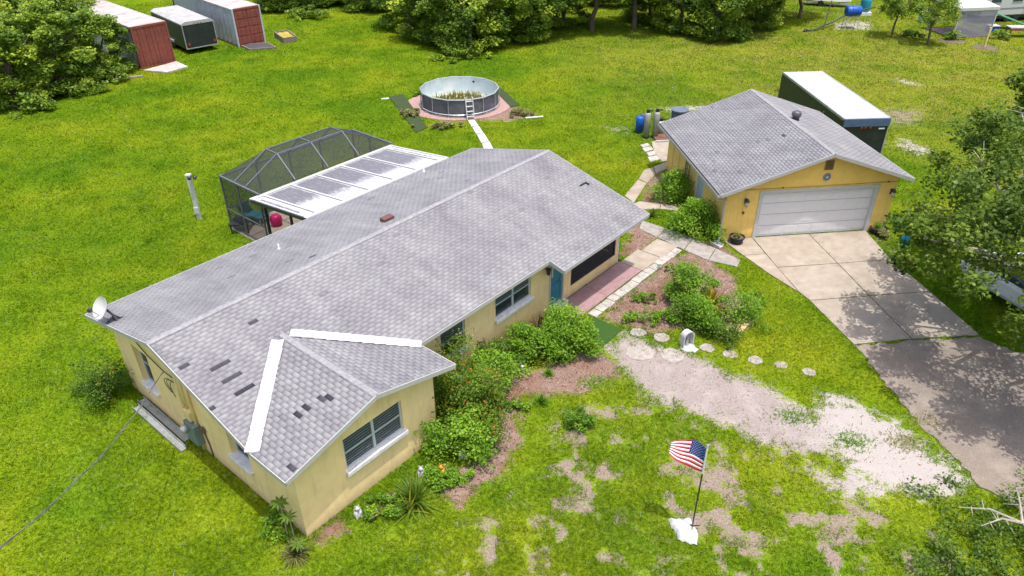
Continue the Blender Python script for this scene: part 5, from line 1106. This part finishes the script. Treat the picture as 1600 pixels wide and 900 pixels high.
for px, py, lab in [(738, 690, 'thin white garden light stake in the mulch by the flowering bushes'), (816, 590, 'thin white garden light stake beside the strap leaved clump'), (1131, 505, 'thin dark garden light stake in the island bed')]:
    t = tag(empty('garden_light', G(px, py)), lab, 'garden light', 'garden path lights'); MB().tube([(0, 0, 0), (0, 0, .42)], .012, 6).build('stake', m_metal, t); MB().lathe([(.001, .06), (.05, .03), (.05, 0), (.03, -.05), (.001, -.05)], 10, (0, 0, .45)).build('lamp_head', m_white if 'white' in lab else m_black, t, smooth=True)
slab('turf_mat', pxpoly([(927, 496), (972, 516), (942, 542), (912, 527)]), -.02, .035, M('mat_green', (.03, .078, .010), .95, var=.2, scale=60, bmp=.5, bscale=120), bevel=0, kind='structure')
tag(MB().box(-.35, .35, -.1, .1, 0, .09).box(-.3, .1, .1, .2, 0, .07).build('cut_log', M('pale_wood', (.52, .36, .20)), None, loc=G(1160, 514), rz=.9, bevel=.02), 'pale split log lying right of the low round bush', 'log')

# ------------------------------------------------------------------ WATER TREATMENT TANKS BEHIND THE GARAGE
def tank(name, px, py, r_, h, mat, label, head=True, n=16):
    t = tag(empty(name, G(px, py)), label, 'tank', 'water treatment tanks'); MB().lathe([(.001, 0), (r_, 0), (r_, h * .92), (r_ * .8, h * .98), (r_ * .35, h), (.001, h)], n).build('vessel', mat, t, smooth=True); MB().lathe([(r_ * 1.06, 0), (r_ * 1.06, .1), (r_, .1)], n).build('base_ring', m_black, t)
    if head: MB().box(-.09, .09, -.07, .07, h, h + .16).bar((0, 0, h + .1), (.28, .02, h + .1), .05).build('valve_head', m_black, t)
    return t
m_fg = M('fibreglass_grey', (.30, .30, .285), .5, var=.15)
tank('filter_tank', 998, 207, .22, .95, m_blue, 'short blue pressure tank, leftmost of the water tanks', False); tank('filter_tank', 1004, 204, .2, 1.0, M('slate_plastic', (.07, .08, .10)), 'dark tank behind the blue pressure tank', False)
tank('filter_tank', 1009, 215, .17, 1.45, m_fg, 'tall grey filter tank beside the blue tank'); tank('filter_tank', 1023, 215, .17, 1.5, m_fg, 'tall grey filter tank nearest the garage corner'); tank('filter_tank', 1031, 209, .2, .75, m_white, 'small white tank behind the tall grey filter tanks')
t = tag(empty('brine_barrel', G(1059, 200)), 'dark grey lidded barrel behind the garage roof corner', 'barrel'); MB().lathe([(.001, 0), (.44, 0), (.47, .5), (.46, 1.05)], 24).build('barrel', M('barrel_slate', (.085, .095, .135), .5), t, smooth=True); MB().lathe([(.46, 1.03), (.5, 1.05), (.5, 1.12), (.4, 1.14), (.38, 1.12), (.001, 1.12)], 24).build('lid', M('barrel_lid', (.12, .14, .20), .45), t); MB().tube([(-.48, -.1, 0), (-.5, -.1, 1.0)], .03, 8).build('pipe', m_white, t)
t = tag(empty('pallet', G(1038, 217), GA), 'brown timber pallet and pipes below the white tank', 'pallet')
for k in range(5): MB().box(-.6, .6, -.45 + k * .2, -.33 + k * .2, .1, .125).build('slat', M('brown_wood', (.20, .10, .07)), t)
for x in (-.55, 0, .55): MB().box(x - .05, x + .05, -.45, .47, 0, .1).build('runner', MATS['brown_wood'], t)
MB().tube([(-.7, -.55, .12), (.7, -.55, .12)], .03, 8).build('pipe', m_white, t)

# ------------------------------------------------------------------ ENCLOSED TRAILER BEHIND THE GARAGE
A_ = gw(8.78, 6.93); ang = GA + math.atan2(6.62 - 6.93, 11.07 - 8.78) ; TLn, TWd, TZ = 8.1, 2.35, 2.65
ang = GA - .055
tr = tag(empty('cargo_trailer', gw(8.80, 6.85), ang), 'long dark green cargo trailer with white roof parked behind the garage', 'trailer')
MB().box(0, TWd, .03, TLn, .55, TZ - .08).build('body', m_trgreen, tr, bevel=.03)
for k in range(7): MB().box(.02, TWd - .02, .05 + k * (TLn - .07) / 7, .035 + (k + 1) * (TLn - .07) / 7, TZ - .078, TZ).build('roof_panel', M('trailer_roof', (.40, .40, .395), .6, var=.14, scale=1.2, stain=(.31, .295, .27), stain_amt=.6), tr)
for x in (-.02, TWd - .03): MB().box(x, x + .05, 0.1, TLn, TZ - .1, TZ + .012).build('roof_rail', m_metal, tr)
MB().box(-.01, TWd + .01, -.03, .045, TZ - .42, TZ + .005).build('front_cap', M('navy_cap', (.075, .115, .20), .35), tr, bevel=.03)
for x in (.95, 1.15, 1.4): MB().box(x - .05, x + .05, -.06, -.031, TZ - .48, TZ - .43).build('marker_light', M('red_lens', (.35, .03, .02), .3), tr)
for x in (0.0, TWd - .05): MB().box(x, x + .05, -.01, .028, .55, TZ - .42).build('corner_trim', m_metal, tr)
MB().box(TWd - .5, TWd - .2, -.012, .028, TZ - .56, TZ - .5).build('sticker', m_sill, tr); MB().box(-.012, .0, 1.2, 2.1, .6, 2.35).build('side_door', m_trgreen, tr); MB().bar((-.03, 2.16, .7), (-.03, 2.16, 2.3), .03).build('door_bar', m_metal, tr)
for y in (3.6, 4.5):
    for x in (.05, TWd - .27): wh = MB().lathe([(.001, 0), (.2, 0), (.36, .02), (.36, .2), (.2, .22), (.001, .22)], 20, (x, y, .36), Matrix.Rotation(PI / 2, 3, 'Y')).build('wheel', m_black, tr)
MB().box(.2, TWd - .2, -1.0, TLn - .2, .42, .55).build('chassis', m_black, tr)

# ------------------------------------------------------------------ CONTAINERS AND BLACK TRAILER, UPPER LEFT
def container(pf0, pf1, Ln, H, label, style):
    a = G(*pf0); b = G(*pf1); d = (b - a); Wd = d.length; t = tag(empty('shipping_container', a, math.atan2(d.y, d.x)), label, 'container', 'shipping containers'); mb = MB()
    # corrugated sides
    for sx in (0, Wd):
        V = []; F = []; n = int(Ln / .19); s = 1 if sx else -1
        for i in range(n + 1):
            y = .1 + (Ln - .2) * i / n; o_ = (.0, .0, -.085, -.085)[i % 4] * s + sx; V += [(o_, y, .15), (o_, y, H - .1)]
        for i in range(n): F.append((2 * i, 2 * i + 2, 2 * i + 3, 2 * i + 1))
        MB().add(V, F).build('corrugated_side', m_contside, t)
    MB().box(.03, Wd - .03, .06, Ln, H - .07, H - .01).build('roof_panel', m_controof, t); MB().box(.05, Wd - .05, .1, Ln - .1, .05, .16).build('floor', m_black, t)
    for x in (0, Wd): MB().box(x - .06, x + .06, -.02, .12, 0, H).build('corner_post', m_contside if style else m_rust, t); MB().box(x - .05, x + .05, .12, Ln, H - .11, H).build('top_rail', m_controof, t); MB().box(x - .05, x + .05, .12, Ln, .0, .15).build('bottom_rail', m_bark2, t)
    MB().box(.06, Wd - .06, -.02, .1, H - .14, H).build('header', m_rust, t); MB().box(.06, Wd - .06, -.02, .1, 0, .12).build('sill_beam', m_rust, t); MB().box(0, Wd, Ln - .05, Ln, .1, H - .1).build('end_wall', m_rust, t)
    for s in (0, 1):
        x0 = .07 + s * (Wd / 2 - .06); x1 = x0 + Wd / 2 - .08; dd = MB().box(x0, x1, .02, .07, .13, H - .15).build('door', m_rust, t)
        if style == 0:
            for k in range(5): x = x0 + .12 + k * (x1 - x0 - .2) / 4; MB().box(x - .05, x + .05, -.005, .019, .25, H - .25).build('door_rib', m_rust, dd)
        else:
            for k in range(4): z = .2 + k * (H - .36) / 4; MB().box(x0 + .07, x1 - .07, -.01, .019, z, z + (H - .36) / 4 - .1).build('door_panel', m_rust, dd, bevel=.012)
        for x in (x0 + .3, x1 - .3): MB().tube([(x, -.03, .1), (x, -.03, H - .1)], .018, 6).build('lock_rod', m_rust, dd)
    return t
container((222, 108), (274, 97), 12.0, 2.95, 'rust red doored container with white roof beside the left thicket', 0)
container((374, 74), (415, 66), 12.0, 2.9, 'rust red container with panelled doors and pale blue ribbed side', 1)
a = G(294, 86); b = G(343, 77); d = b - a; Wd = d.length
t = tag(empty('cargo_trailer', a, math.atan2(d.y, d.x)), 'black enclosed trailer parked between the two containers', 'trailer'); TL2 = 6.6
MB().box(0, Wd, .04, TL2, .4, 2.15).build('body', m_trgreen, t, bevel=.03); MB().prism([(.0, .0, 2.15), (Wd, .0, 2.15), (Wd, .0, 2.25), (Wd - .3, 0, 2.4), (.3, 0, 2.4), (0, 0, 2.25)], (0, TL2, 0)).build('roof', M('dirty_white_roof', (.37, .365, .365), .6, var=.2, scale=3, stain=(.28, .25, .23), stain_amt=.6, stain_scale=1.4), t)
MB().box(.08, Wd - .08, .0, .039, .5, 2.08).build('rear_ramp_door', m_trgreen, t)
for x in (.0, Wd - .06): MB().box(x, x + .06, -.02, .038, .4, 2.15).build('corner_trim', m_metal, t)
MB().box(.06, Wd - .06, -.02, .038, .40, .47).build('sill_trim', m_metal, t)
for x in (.2, Wd - .3): MB().box(x, x + .16, -.035, -.001, .65, .85).build('tail_light', M('red_lens', (.35, .03, .02)), t)
for x in (Wd * .5 - .25, Wd * .5, Wd * .5 + .25): MB().box(x - .04, x + .04, -.02, -.001, 2.2, 2.26).build('marker_light', MATS['red_lens'], t)
for y in (2.8, 3.6):
    for x in (-.02, Wd - .2): MB().lathe([(.001, 0), (.18, 0), (.34, .02), (.34, .2), (.001, .22)], 18, (x, y, .34), Matrix.Rotation(PI / 2, 3, 'Y')).build('wheel', m_black, t)
MB().box(-.14, -.005, 2.3, 4.1, .55, .75).build('fender', m_metal, t, bevel=.04)
tag(slab('loading_board', pxpoly([(226, 112), (276, 98), (294, 106), (262, 115)]), 0, .12, M('peeling_board', (.46, .38, .36), .9, var=.35, scale=3), None, .01), 'peeling pale board in front of the first container doors', 'board')
def planter(px0, px1, py, dy, label, soil, hgt):
    P4 = [G(px0, py), G(px1, py - 3), G(px1 - 14, py - dy - 3), G(px0 - 14, py - dy)]; t = tag(empty('raised_bed', (0, 0, 0)), label, 'raised bed', 'raised garden beds'); c = sum(P4, Vector()) / 4; t.location = c
    for i in range(4): p, q = P4[i] - c, P4[(i + 1) % 4] - c; MB().bar(p + Vector((0, 0, hgt / 2)), q + Vector((0, 0, hgt / 2)), .09, hgt).build('side_board', m_wood, t)
    MB().prism([(p.x * .95, p.y * .95, .02) for p in [q - c for q in P4]], (0, 0, hgt * .7)).build('soil', soil, t); return t
planter(444, 464, 68, 10, 'empty timber raised bed with orange leaves beyond the second container', M('orange_litter', (.34, .26, .05), .9, var=.5, scale=4), .45)
planter(390, 432, 79, 7, 'low dark framed ramp tray at the second container doors', M('dark_soil', (.06, .055, .065)), .14)
tag(MB().lathe([(.03, 0), (.03, .9), (.0, .95)], 8).build('marker_pipe', m_white, None, loc=G(179, 116)), 'short white pipe standing at the foot of the left thicket', 'pipe')
tag(MB().bar((-1.6, -.9, .08), (1.3, .7, .08), .12, .1).build('landscape_timber', m_bark, None, loc=G(188, 125)), 'weathered timber lying at the edge of the left thicket', 'timber')

# ------------------------------------------------------------------ CAR UNDER THE OAK
q = G(1583, 502); ct = tag(empty('parked_car', q + Vector((.9, 1.1, 0)), .35), 'white car parked under the spreading oak at the right edge', 'car'); m_car = M('car_white', (.74, .75, .77), .25, var=.03, spec=.5)
sec = [(-2.2, .55, .78, .80), (-2.1, .42, .86, .86), (-1.2, .35, .92, .90), (-.7, .33, 1.0, .9), (0, .32, 1.02, .9), (1.2, .33, 1.02, .9), (2.0, .4, .98, .86), (2.2, .5, .9, .8)]
mb = MB(); rings = []
for y, z0, z1, hwid in sec:
    rings.append([(-hwid * .9, y, z0), (-hwid, y, z0 + .15), (-hwid, y, z1 - .12), (-hwid * .88, y, z1), (hwid * .88, y, z1), (hwid, y, z1 - .12), (hwid, y, z0 + .15), (hwid * .9, y, z0)])
vs = [p for rg in rings for p in rg]; fs = [(i * 8 + k, i * 8 + (k + 1) % 8, (i + 1) * 8 + (k + 1) % 8, (i + 1) * 8 + k) for i in range(len(rings) - 1) for k in range(8)] + [tuple(range(7, -1, -1)), tuple(range(len(vs) - 8, len(vs)))]
mb.add(vs, fs).build('body', m_car, ct, bevel=.04)
roofp = [(-.85, 1.0, .8), (-.35, 1.42, .66), (1.1, 1.45, .66), (1.75, 1.0, .78)]; vs = []
for y, z, hwid in roofp: vs += [(-hwid, y, z), (hwid, y, z)]
mb = MB(); mb.add(vs, [(2, 3, 5, 4)]).box(-.67, .67, -.36, 1.11, 1.43, 1.47).build('roof', m_car, ct, bevel=.03)
m_cg = M('car_glass', (.03, .05, .07), .08, spec=.6)
MB().add([vs[0], vs[1], vs[3], vs[2]], [(0, 1, 2, 3)]).build('windscreen', m_cg, ct); MB().add([vs[4], vs[5], vs[7], vs[6]], [(0, 1, 2, 3)]).build('rear_window', m_cg, ct)
for k in (0, 1): MB().add([vs[0 + k], vs[2 + k], vs[4 + k], vs[6 + k]], [(0, 1, 2, 3)]).build('side_window', m_cg, ct)
for x in (-.9, .72):
    for y in (-1.35, 1.35): wo = MB().lathe([(.001, 0), (.2, 0), (.32, .02), (.32, .18), (.001, .18)], 20, (x, y, .32), Matrix.Rotation(PI / 2, 3, 'Y')).build('wheel', m_black, ct)
for x in (-.62, .62): MB().box(x - .16, x + .16, -2.23, -2.12, .62, .76).build('headlight', m_glass, ct)
for px, py, r_, h, lab in [(1404, 356, .16, .35, 'small blue bucket beside the right garage wall'), (1412, 385, .2, .4, 'blue bucket half hidden under the oak by the driveway')]:
    t = tag(empty('bucket', G(px, py)), lab, 'bucket', 'blue buckets'); MB().lathe([(.001, .01), (r_ * .8, 0), (r_, h), (r_ * 1.06, h), (r_ * .95, h - .02), (r_ * .76, .03), (.001, .03)], 16).build('pail', m_cyan, t, smooth=True); MB().tube([(r_ * math.cos(a), .02, h + r_ * .7 * math.sin(a)) for a in np.linspace(0, PI, 9)], .008, 5).build('handle', m_metal, t)

# ------------------------------------------------------------------ NEIGHBOURING YARD, UPPER RIGHT
t = tag(empty('barrel_stand', G(1327, 44)), 'white metal stand holding the lying blue barrel', 'stand')
for x in (-.55, .55):
    for y in (-.35, .35): MB().tube([(x, y, 0), (x * .9, y * .8, .95)], .03, 6).build('leg', m_white, t)
MB().bar((-.55, -.3, .95), (.55, -.3, .95), .05).bar((-.55, .3, .95), (.55, .3, .95), .05).bar((-.55, -.33, .45), (.55, -.33, .45), .04).build('rail', m_white, t)
t2 = tag(empty('blue_barrel', G(1327, 44) + Vector((0, 0, .97))), 'blue plastic barrel lying on a white stand in the neighbouring yard', 'barrel'); MB().lathe([(.001, -.62), (.36, -.62), (.42, -.56), (.44, -.2), (.45, 0), (.44, .2), (.42, .56), (.36, .62), (.001, .62)], 24, (0, 0, .44), Matrix.Rotation(PI / 2, 3, 'Y')).build('drum', m_blue, t2, smooth=True)
for x in (-.2, .2): MB().lathe([(.442, -.03), (.465, 0), (.442, .03)], 24, (x, 0, .44), Matrix.Rotation(PI / 2, 3, 'Y')).build('hoop', m_blue, t2)
t = tag(empty('upright_barrel', G(1349, 23)), 'teal upright barrel behind the lying blue barrel', 'barrel'); MB().lathe([(.001, .3), (.42, .3), (.46, .7), (.46, 1.2), (.42, 1.6), (.001, 1.62)], 22).build('drum', m_cyan, t, smooth=True); MB().box(-.5, .5, -.5, .5, 0, .28).build('block_base', m_sill, t)
t = tag(empty('pipe_boom', G(1256, 50)), 'long dark bent pipe running low across the neighbouring yard', 'pipe'); e1 = G(1310, 40) - G(1256, 50); e2 = G(1362, 33) - G(1256, 50); MB().tube([(0, 0, .1), (1.0, .2, .15), e1 + Vector((-.5, 0, .35)), e1 + Vector((.6, .3, .9)), e2 + Vector((0, 0, 1.2))], .07, 8).build('pipe', M('dark_teal', (.035, .07, .065), .5), t); MB().bar((0, 0, 0), (.25, .1, .18), .3, .12).build('end_foot', m_bronze, t)
t = tag(empty('hand_pump', G(1286, 47)), 'dark leaning hand pump post left of the blue barrel', 'pump'); MB().tube([(0, 0, 0), (.35, .4, 2.3)], .05, 8).build('post', m_bark2, t); MB().tube([(.1, .1, .1), (.1, .2, 1.3)], .03, 6).build('pipe', m_green_box, t); MB().bar((.3, .35, 2.1), (.9, .5, 1.8), .05).build('lever', m_bark2, t)
t = tag(empty('small_boat', G(1290, 8), -.35), 'upturned white boat at the top edge of the neighbouring yard', 'boat')
V = []; F = []
for j, y in enumerate(np.linspace(-2.2, 2.2, 9)):
    wv = .85 * (1 - abs(y / 2.5) ** 3)
    for i, a in enumerate(np.linspace(0, PI, 9)): V.append((y, wv * math.cos(a), .5 + .75 * math.sin(a) * (.5 + .5 * wv)))
for j in range(8):
    for i in range(8): F.append((j * 9 + i, j * 9 + i + 1, (j + 1) * 9 + i + 1, (j + 1) * 9 + i))
MB().add(V, F).build('hull', m_white, t, smooth=True)
MB().box(-2.0, 2.0, -.7, -.6, .2, .32).box(-2.0, 2.0, .6, .7, .2, .32).build('trailer_rail', m_metal, t)
for x in (-.5,): 
    for y in (-.85, .68): MB().lathe([(.001, 0), (.28, 0), (.28, .17), (.001, .17)], 16, (x, y, .28), Matrix.Rotation(-PI / 2, 3, 'X')).build('wheel', m_black, t)
# white canopy tent
q = G(1545, 57); t = tag(empty('canopy_tent', q, .15), 'white peaked canopy tent with mesh side walls in the neighbouring yard', 'canopy tent'); S3 = 3.3
for x in (0, -S3):
    for y in (0, S3): MB().box(x - .04, x + .04, y - .04, y + .04, 0, 2.35).build('leg', m_white, t)
pk = (-S3 / 2, S3 / 2, 3.15); cs = [(.1, -.1, 2.35), (.1, S3 + .1, 2.35), (-S3 - .1, S3 + .1, 2.35), (-S3 - .1, -.1, 2.35)]
MB().add(cs + [pk], [(0, 1, 4), (1, 2, 4), (2, 3, 4), (3, 0, 4)]).build('roof_cloth', m_white, t)
MB().add([c for c in cs] + [(c[0], c[1], 2.12) for c in cs], [(0, 1, 5, 4), (1, 2, 6, 5), (2, 3, 7, 6), (3, 0, 4, 7)]).build('valance', m_white, t)
for x in (0, -S3 * .5): MB().add([(x, 0, .05), (x - S3 * .5, 0, .05), (x - S3 * .5, 0, 2.3), (x, 0, 2.3)], [(0, 1, 2, 3)]).build('mesh_wall', m_clear, t)
MB().add([(0, 0, .05), (0, S3, .05), (0, S3, 2.3), (0, 0, 2.3)], [(0, 1, 2, 3)]).build('mesh_wall', m_clear, t)
MB().box(-S3, 0, 0.1, S3, 0, .04).build('floor_mat', M('pink_mat', (.33, .20, .22)), t)
# camper
q = G(1640, 30); t = tag(empty('camper', q, .22), 'white camper with dark windows at the upper right corner', 'camper')
MB().box(-7.5, 0, 0, 2.4, .55, 3.0).build('body', m_white, t, bevel=.1)
for x0 in (-6.8, -4.6, -2.2): wv = MB().box(x0, x0 + 1.0, -.02, -.002, 1.7, 2.4).build('window', m_cg, t); MB().box(x0 - .05, x0 + 1.05, -.03, -.021, 1.64, 1.7).box(x0 - .05, x0 + 1.05, -.03, -.021, 2.4, 2.46).build('frame', m_metal, wv)
MB().box(-7.4, -.1, -.012, -.001, 1.1, 1.22).build('stripe', M('camper_grey', (.2, .21, .23)), t); MB().box(-7.3, -.2, .1, 2.3, .3, .549).build('chassis', m_black, t)
for x in (-4.6, -3.7): MB().lathe([(.001, 0), (.34, 0), (.34, .2), (.001, .2)], 16, (x, .02, .34), Matrix.Rotation(-PI / 2, 3, 'X')).build('wheel', m_black, t)
MB().box(-3.2, -2.5, -.02, -.002, .65, 2.5).build('door', m_fascia, t)
t = tag(empty('green_slide', G(1575, 45), -.3), 'green sloping panel leaning beside the canopy tent', 'panel'); MB().box(-1.5, 1.6, -.5, .5, 0, .06, Matrix.Translation((0, 0, .75)) @ Matrix.Rotation(.32, 4, 'Y')).build('panel', M('green_paint', (.05, .20, .09), .6), t)
for x in (-1.3, 1.2): MB().box(x - .04, x + .04, -.4, -.32, 0, 1.05 if x < 0 else .4).build('prop', m_wood, t)
t = tag(empty('workbench', G(1596, 57), -.05), 'grey topped workbench with a red edge at the right picture edge', 'bench'); MB().box(-1.3, 1.3, -.4, .4, .72, .8).build('top', m_contside, t); MB().box(-1.3, 1.3, -.45, -.401, .55, .7).build('red_rail', m_rust, t)
for x in (-1.2, 1.2):
    for y in (-.35, .35): MB().box(x - .05, x + .05, y - .05, y + .05, 0, .72).build('leg', m_wood, t)
t = tag(empty('storage_bin', G(1549, 49)), 'small blue storage bin behind the canopy leg', 'bin'); MB().box(-.4, .4, -.3, .3, 0, .45).build('bin', m_blue, t, bevel=.04); MB().box(-.43, .43, -.33, .33, .45, .52).build('lid', m_white, t, bevel=.03)
tag(MB().box(-.05, .05, -.05, .05, 0, 1.5).build('tree_stake', m_ytrim, None, loc=G(1538, 74)), 'pale stake in a dark mulch ring in front of the canopy', 'stake')
tag(MB().lathe([(.001, .06), (.6, .05), (.95, 0)], 18).build('mulch_ring', m_bark2, None, loc=G(1540, 74)), 'dark mulch ring around the pale stake in front of the canopy', 'mulch ring')
tag(MB().lathe([(.001, .05), (.7, .04), (1.0, 0)], 18).build('mulch_ring', m_bark2, None, loc=G(1487, 64)), 'dark mulch ring around the low shrub left of the canopy', 'mulch ring')
t = tag(empty('storage_bin', G(1444, 34)), 'pale green storage bin behind the yellowish small tree', 'bin'); MB().box(-.45, .45, -.35, .35, 0, .8).build('bin', M('mint_plastic', (.32, .50, .42)), t, bevel=.04); MB().box(-.48, .48, -.38, .38, .8, .87).build('lid', MATS['mint_plastic'], t, bevel=.03)

# ------------------------------------------------------------------ GRASS, CHIPS (uncountable)
def inside_any(P):
    m = np.zeros(len(P), bool)
    for q in EXCL:
        A = np.array([(p[0], p[1]) for p in q]); lo = A.min(0) - .03; hi = A.max(0) + .03
        k = np.where((P[:, 0] > lo[0]) & (P[:, 0] < hi[0]) & (P[:, 1] > lo[1]) & (P[:, 1] < hi[1]))[0]
        if len(k): m[k] |= sdpoly(P[k], q) > r.random(len(k)) ** 2 * .09
    return m
def inview(P, z=.05, mg_=30):
    d = np.c_[P, np.full(len(P), z)] - CAM; zz = d @ FW; x = 800 + FPX * (d @ RT) / zz; y = 450 - FPX * (d @ UP) / zz
    return (zz > 1) & (x > -mg_) & (x < 1600 + mg_) & (y > -mg_) & (y < 900 + mg_)
def near_w(P):
    i = np.clip(np.round((P[:, 0] - NX0) / NS).astype(int), 0, nxn - 1); j = np.clip(np.round((P[:, 1] - NY0) / NS).astype(int), 0, nyn - 1); k = j * nxn + i; return NW[k], bz[k]
r = np.random.default_rng(21)
def blades(name, n, d0, d1, label):
    """blades spread over the visible lawn, thinning out and coarser with distance from the viewing side"""
    az = r.uniform(-.95, .95, n); d = d0 * (d1 / d0) ** r.random(n); P = np.c_[d * np.sin(az), d * np.cos(az)]; P = P[inview(P)]
    near = (P[:, 0] > NX0) & (P[:, 0] < NX1) & (P[:, 1] > NY0) & (P[:, 1] < NY1); W_ = np.zeros((len(P), 4)); z = np.zeros(len(P))
    W_[near], z[near] = near_w(P[near]); W_[~near] = weights(P[~near])
    bad = W_[:, :3].max(1) + (fbm(P[:, 0] * 3.2, P[:, 1] * 3.2, 3) - .5) * 1.15
    thin = fbm(P[:, 0] * .8 + 9, P[:, 1] * .8, 3) * .9 + .3
    k = (r.random(len(P)) < np.clip((.60 - bad) * 5, .015, 1) * thin); P = P[k]; z = z[k]; k = ~inside_any(P); P = P[k]; z = z[k]; n = len(P)
    dist = np.hypot(np.hypot(P[:, 0], P[:, 1]), CAMH); wd = .00085 * dist; ln = .075 + .0004 * dist
    base_ = np.c_[P, z - .005]; a = r.random(n) * 6.283; s = np.c_[np.cos(a), np.sin(a), np.zeros(n)] * (wd * r.uniform(.6, 1.3, n))[:, None] / 2
    l = ln * r.uniform(.5, 1.3, n) * (.6 + .8 * fbm(P[:, 0] * .9, P[:, 1] * .9, 3)); lean = r.normal(0, .9, (n, 2)); tip = base_ + np.c_[lean * l[:, None], l]
    T = np.clip(r.normal(.45, .30, n), 0, .88); k = r.random(n) < .004; T[k] = 1.
    o = bpy.data.objects.new(name, npmesh(name, np.stack([base_ - s, base_ + s, tip], 1).reshape(-1, 3), np.arange(3 * n).reshape(-1, 3), mgr, {'tone': ('FLOAT', 'FACE', T)})); link(o); tag(o, label, 'grass', kind='stuff')
blades('grass', 1500000, 9.5, 85., 'short green lawn grass around the house and back yard')
# mulch and sand litter
P = np.c_[r.uniform(-6, 16, 160000), r.uniform(10, 30, 160000)]; P = P[inview(P)]; W_, z = near_w(P); k = (W_[:, 1] > .4) & (r.random(len(P)) < .55); k2 = ((W_[:, 0] > .45) | (W_[:, 2] > .5)) & (r.random(len(P)) < .035); kk = k | k2; P = P[kk]; z = z[kk]; kk = ~inside_any(P); P = P[kk]; z = z[kk]
LM_CHIP = leafmat('mulch_chip', [(0, (.06, .026, .016)), (.4, (.20, .10, .065)), (.8, (.40, .27, .22)), (1, (.55, .45, .40))], .0, .9)
V, F = leaf_arrays(np.c_[P, z + .012], .05, 1.2, .25, r); o = bpy.data.objects.new('mulch_chips', npmesh('mulch_chips', V, F, LM_CHIP, {'tone': ('FLOAT', 'FACE', np.clip(r.normal(.45, .25, len(P)), 0, 1))})); link(o); tag(o, 'brown bark chips and litter scattered over the beds and sand', 'mulch', kind='stuff')
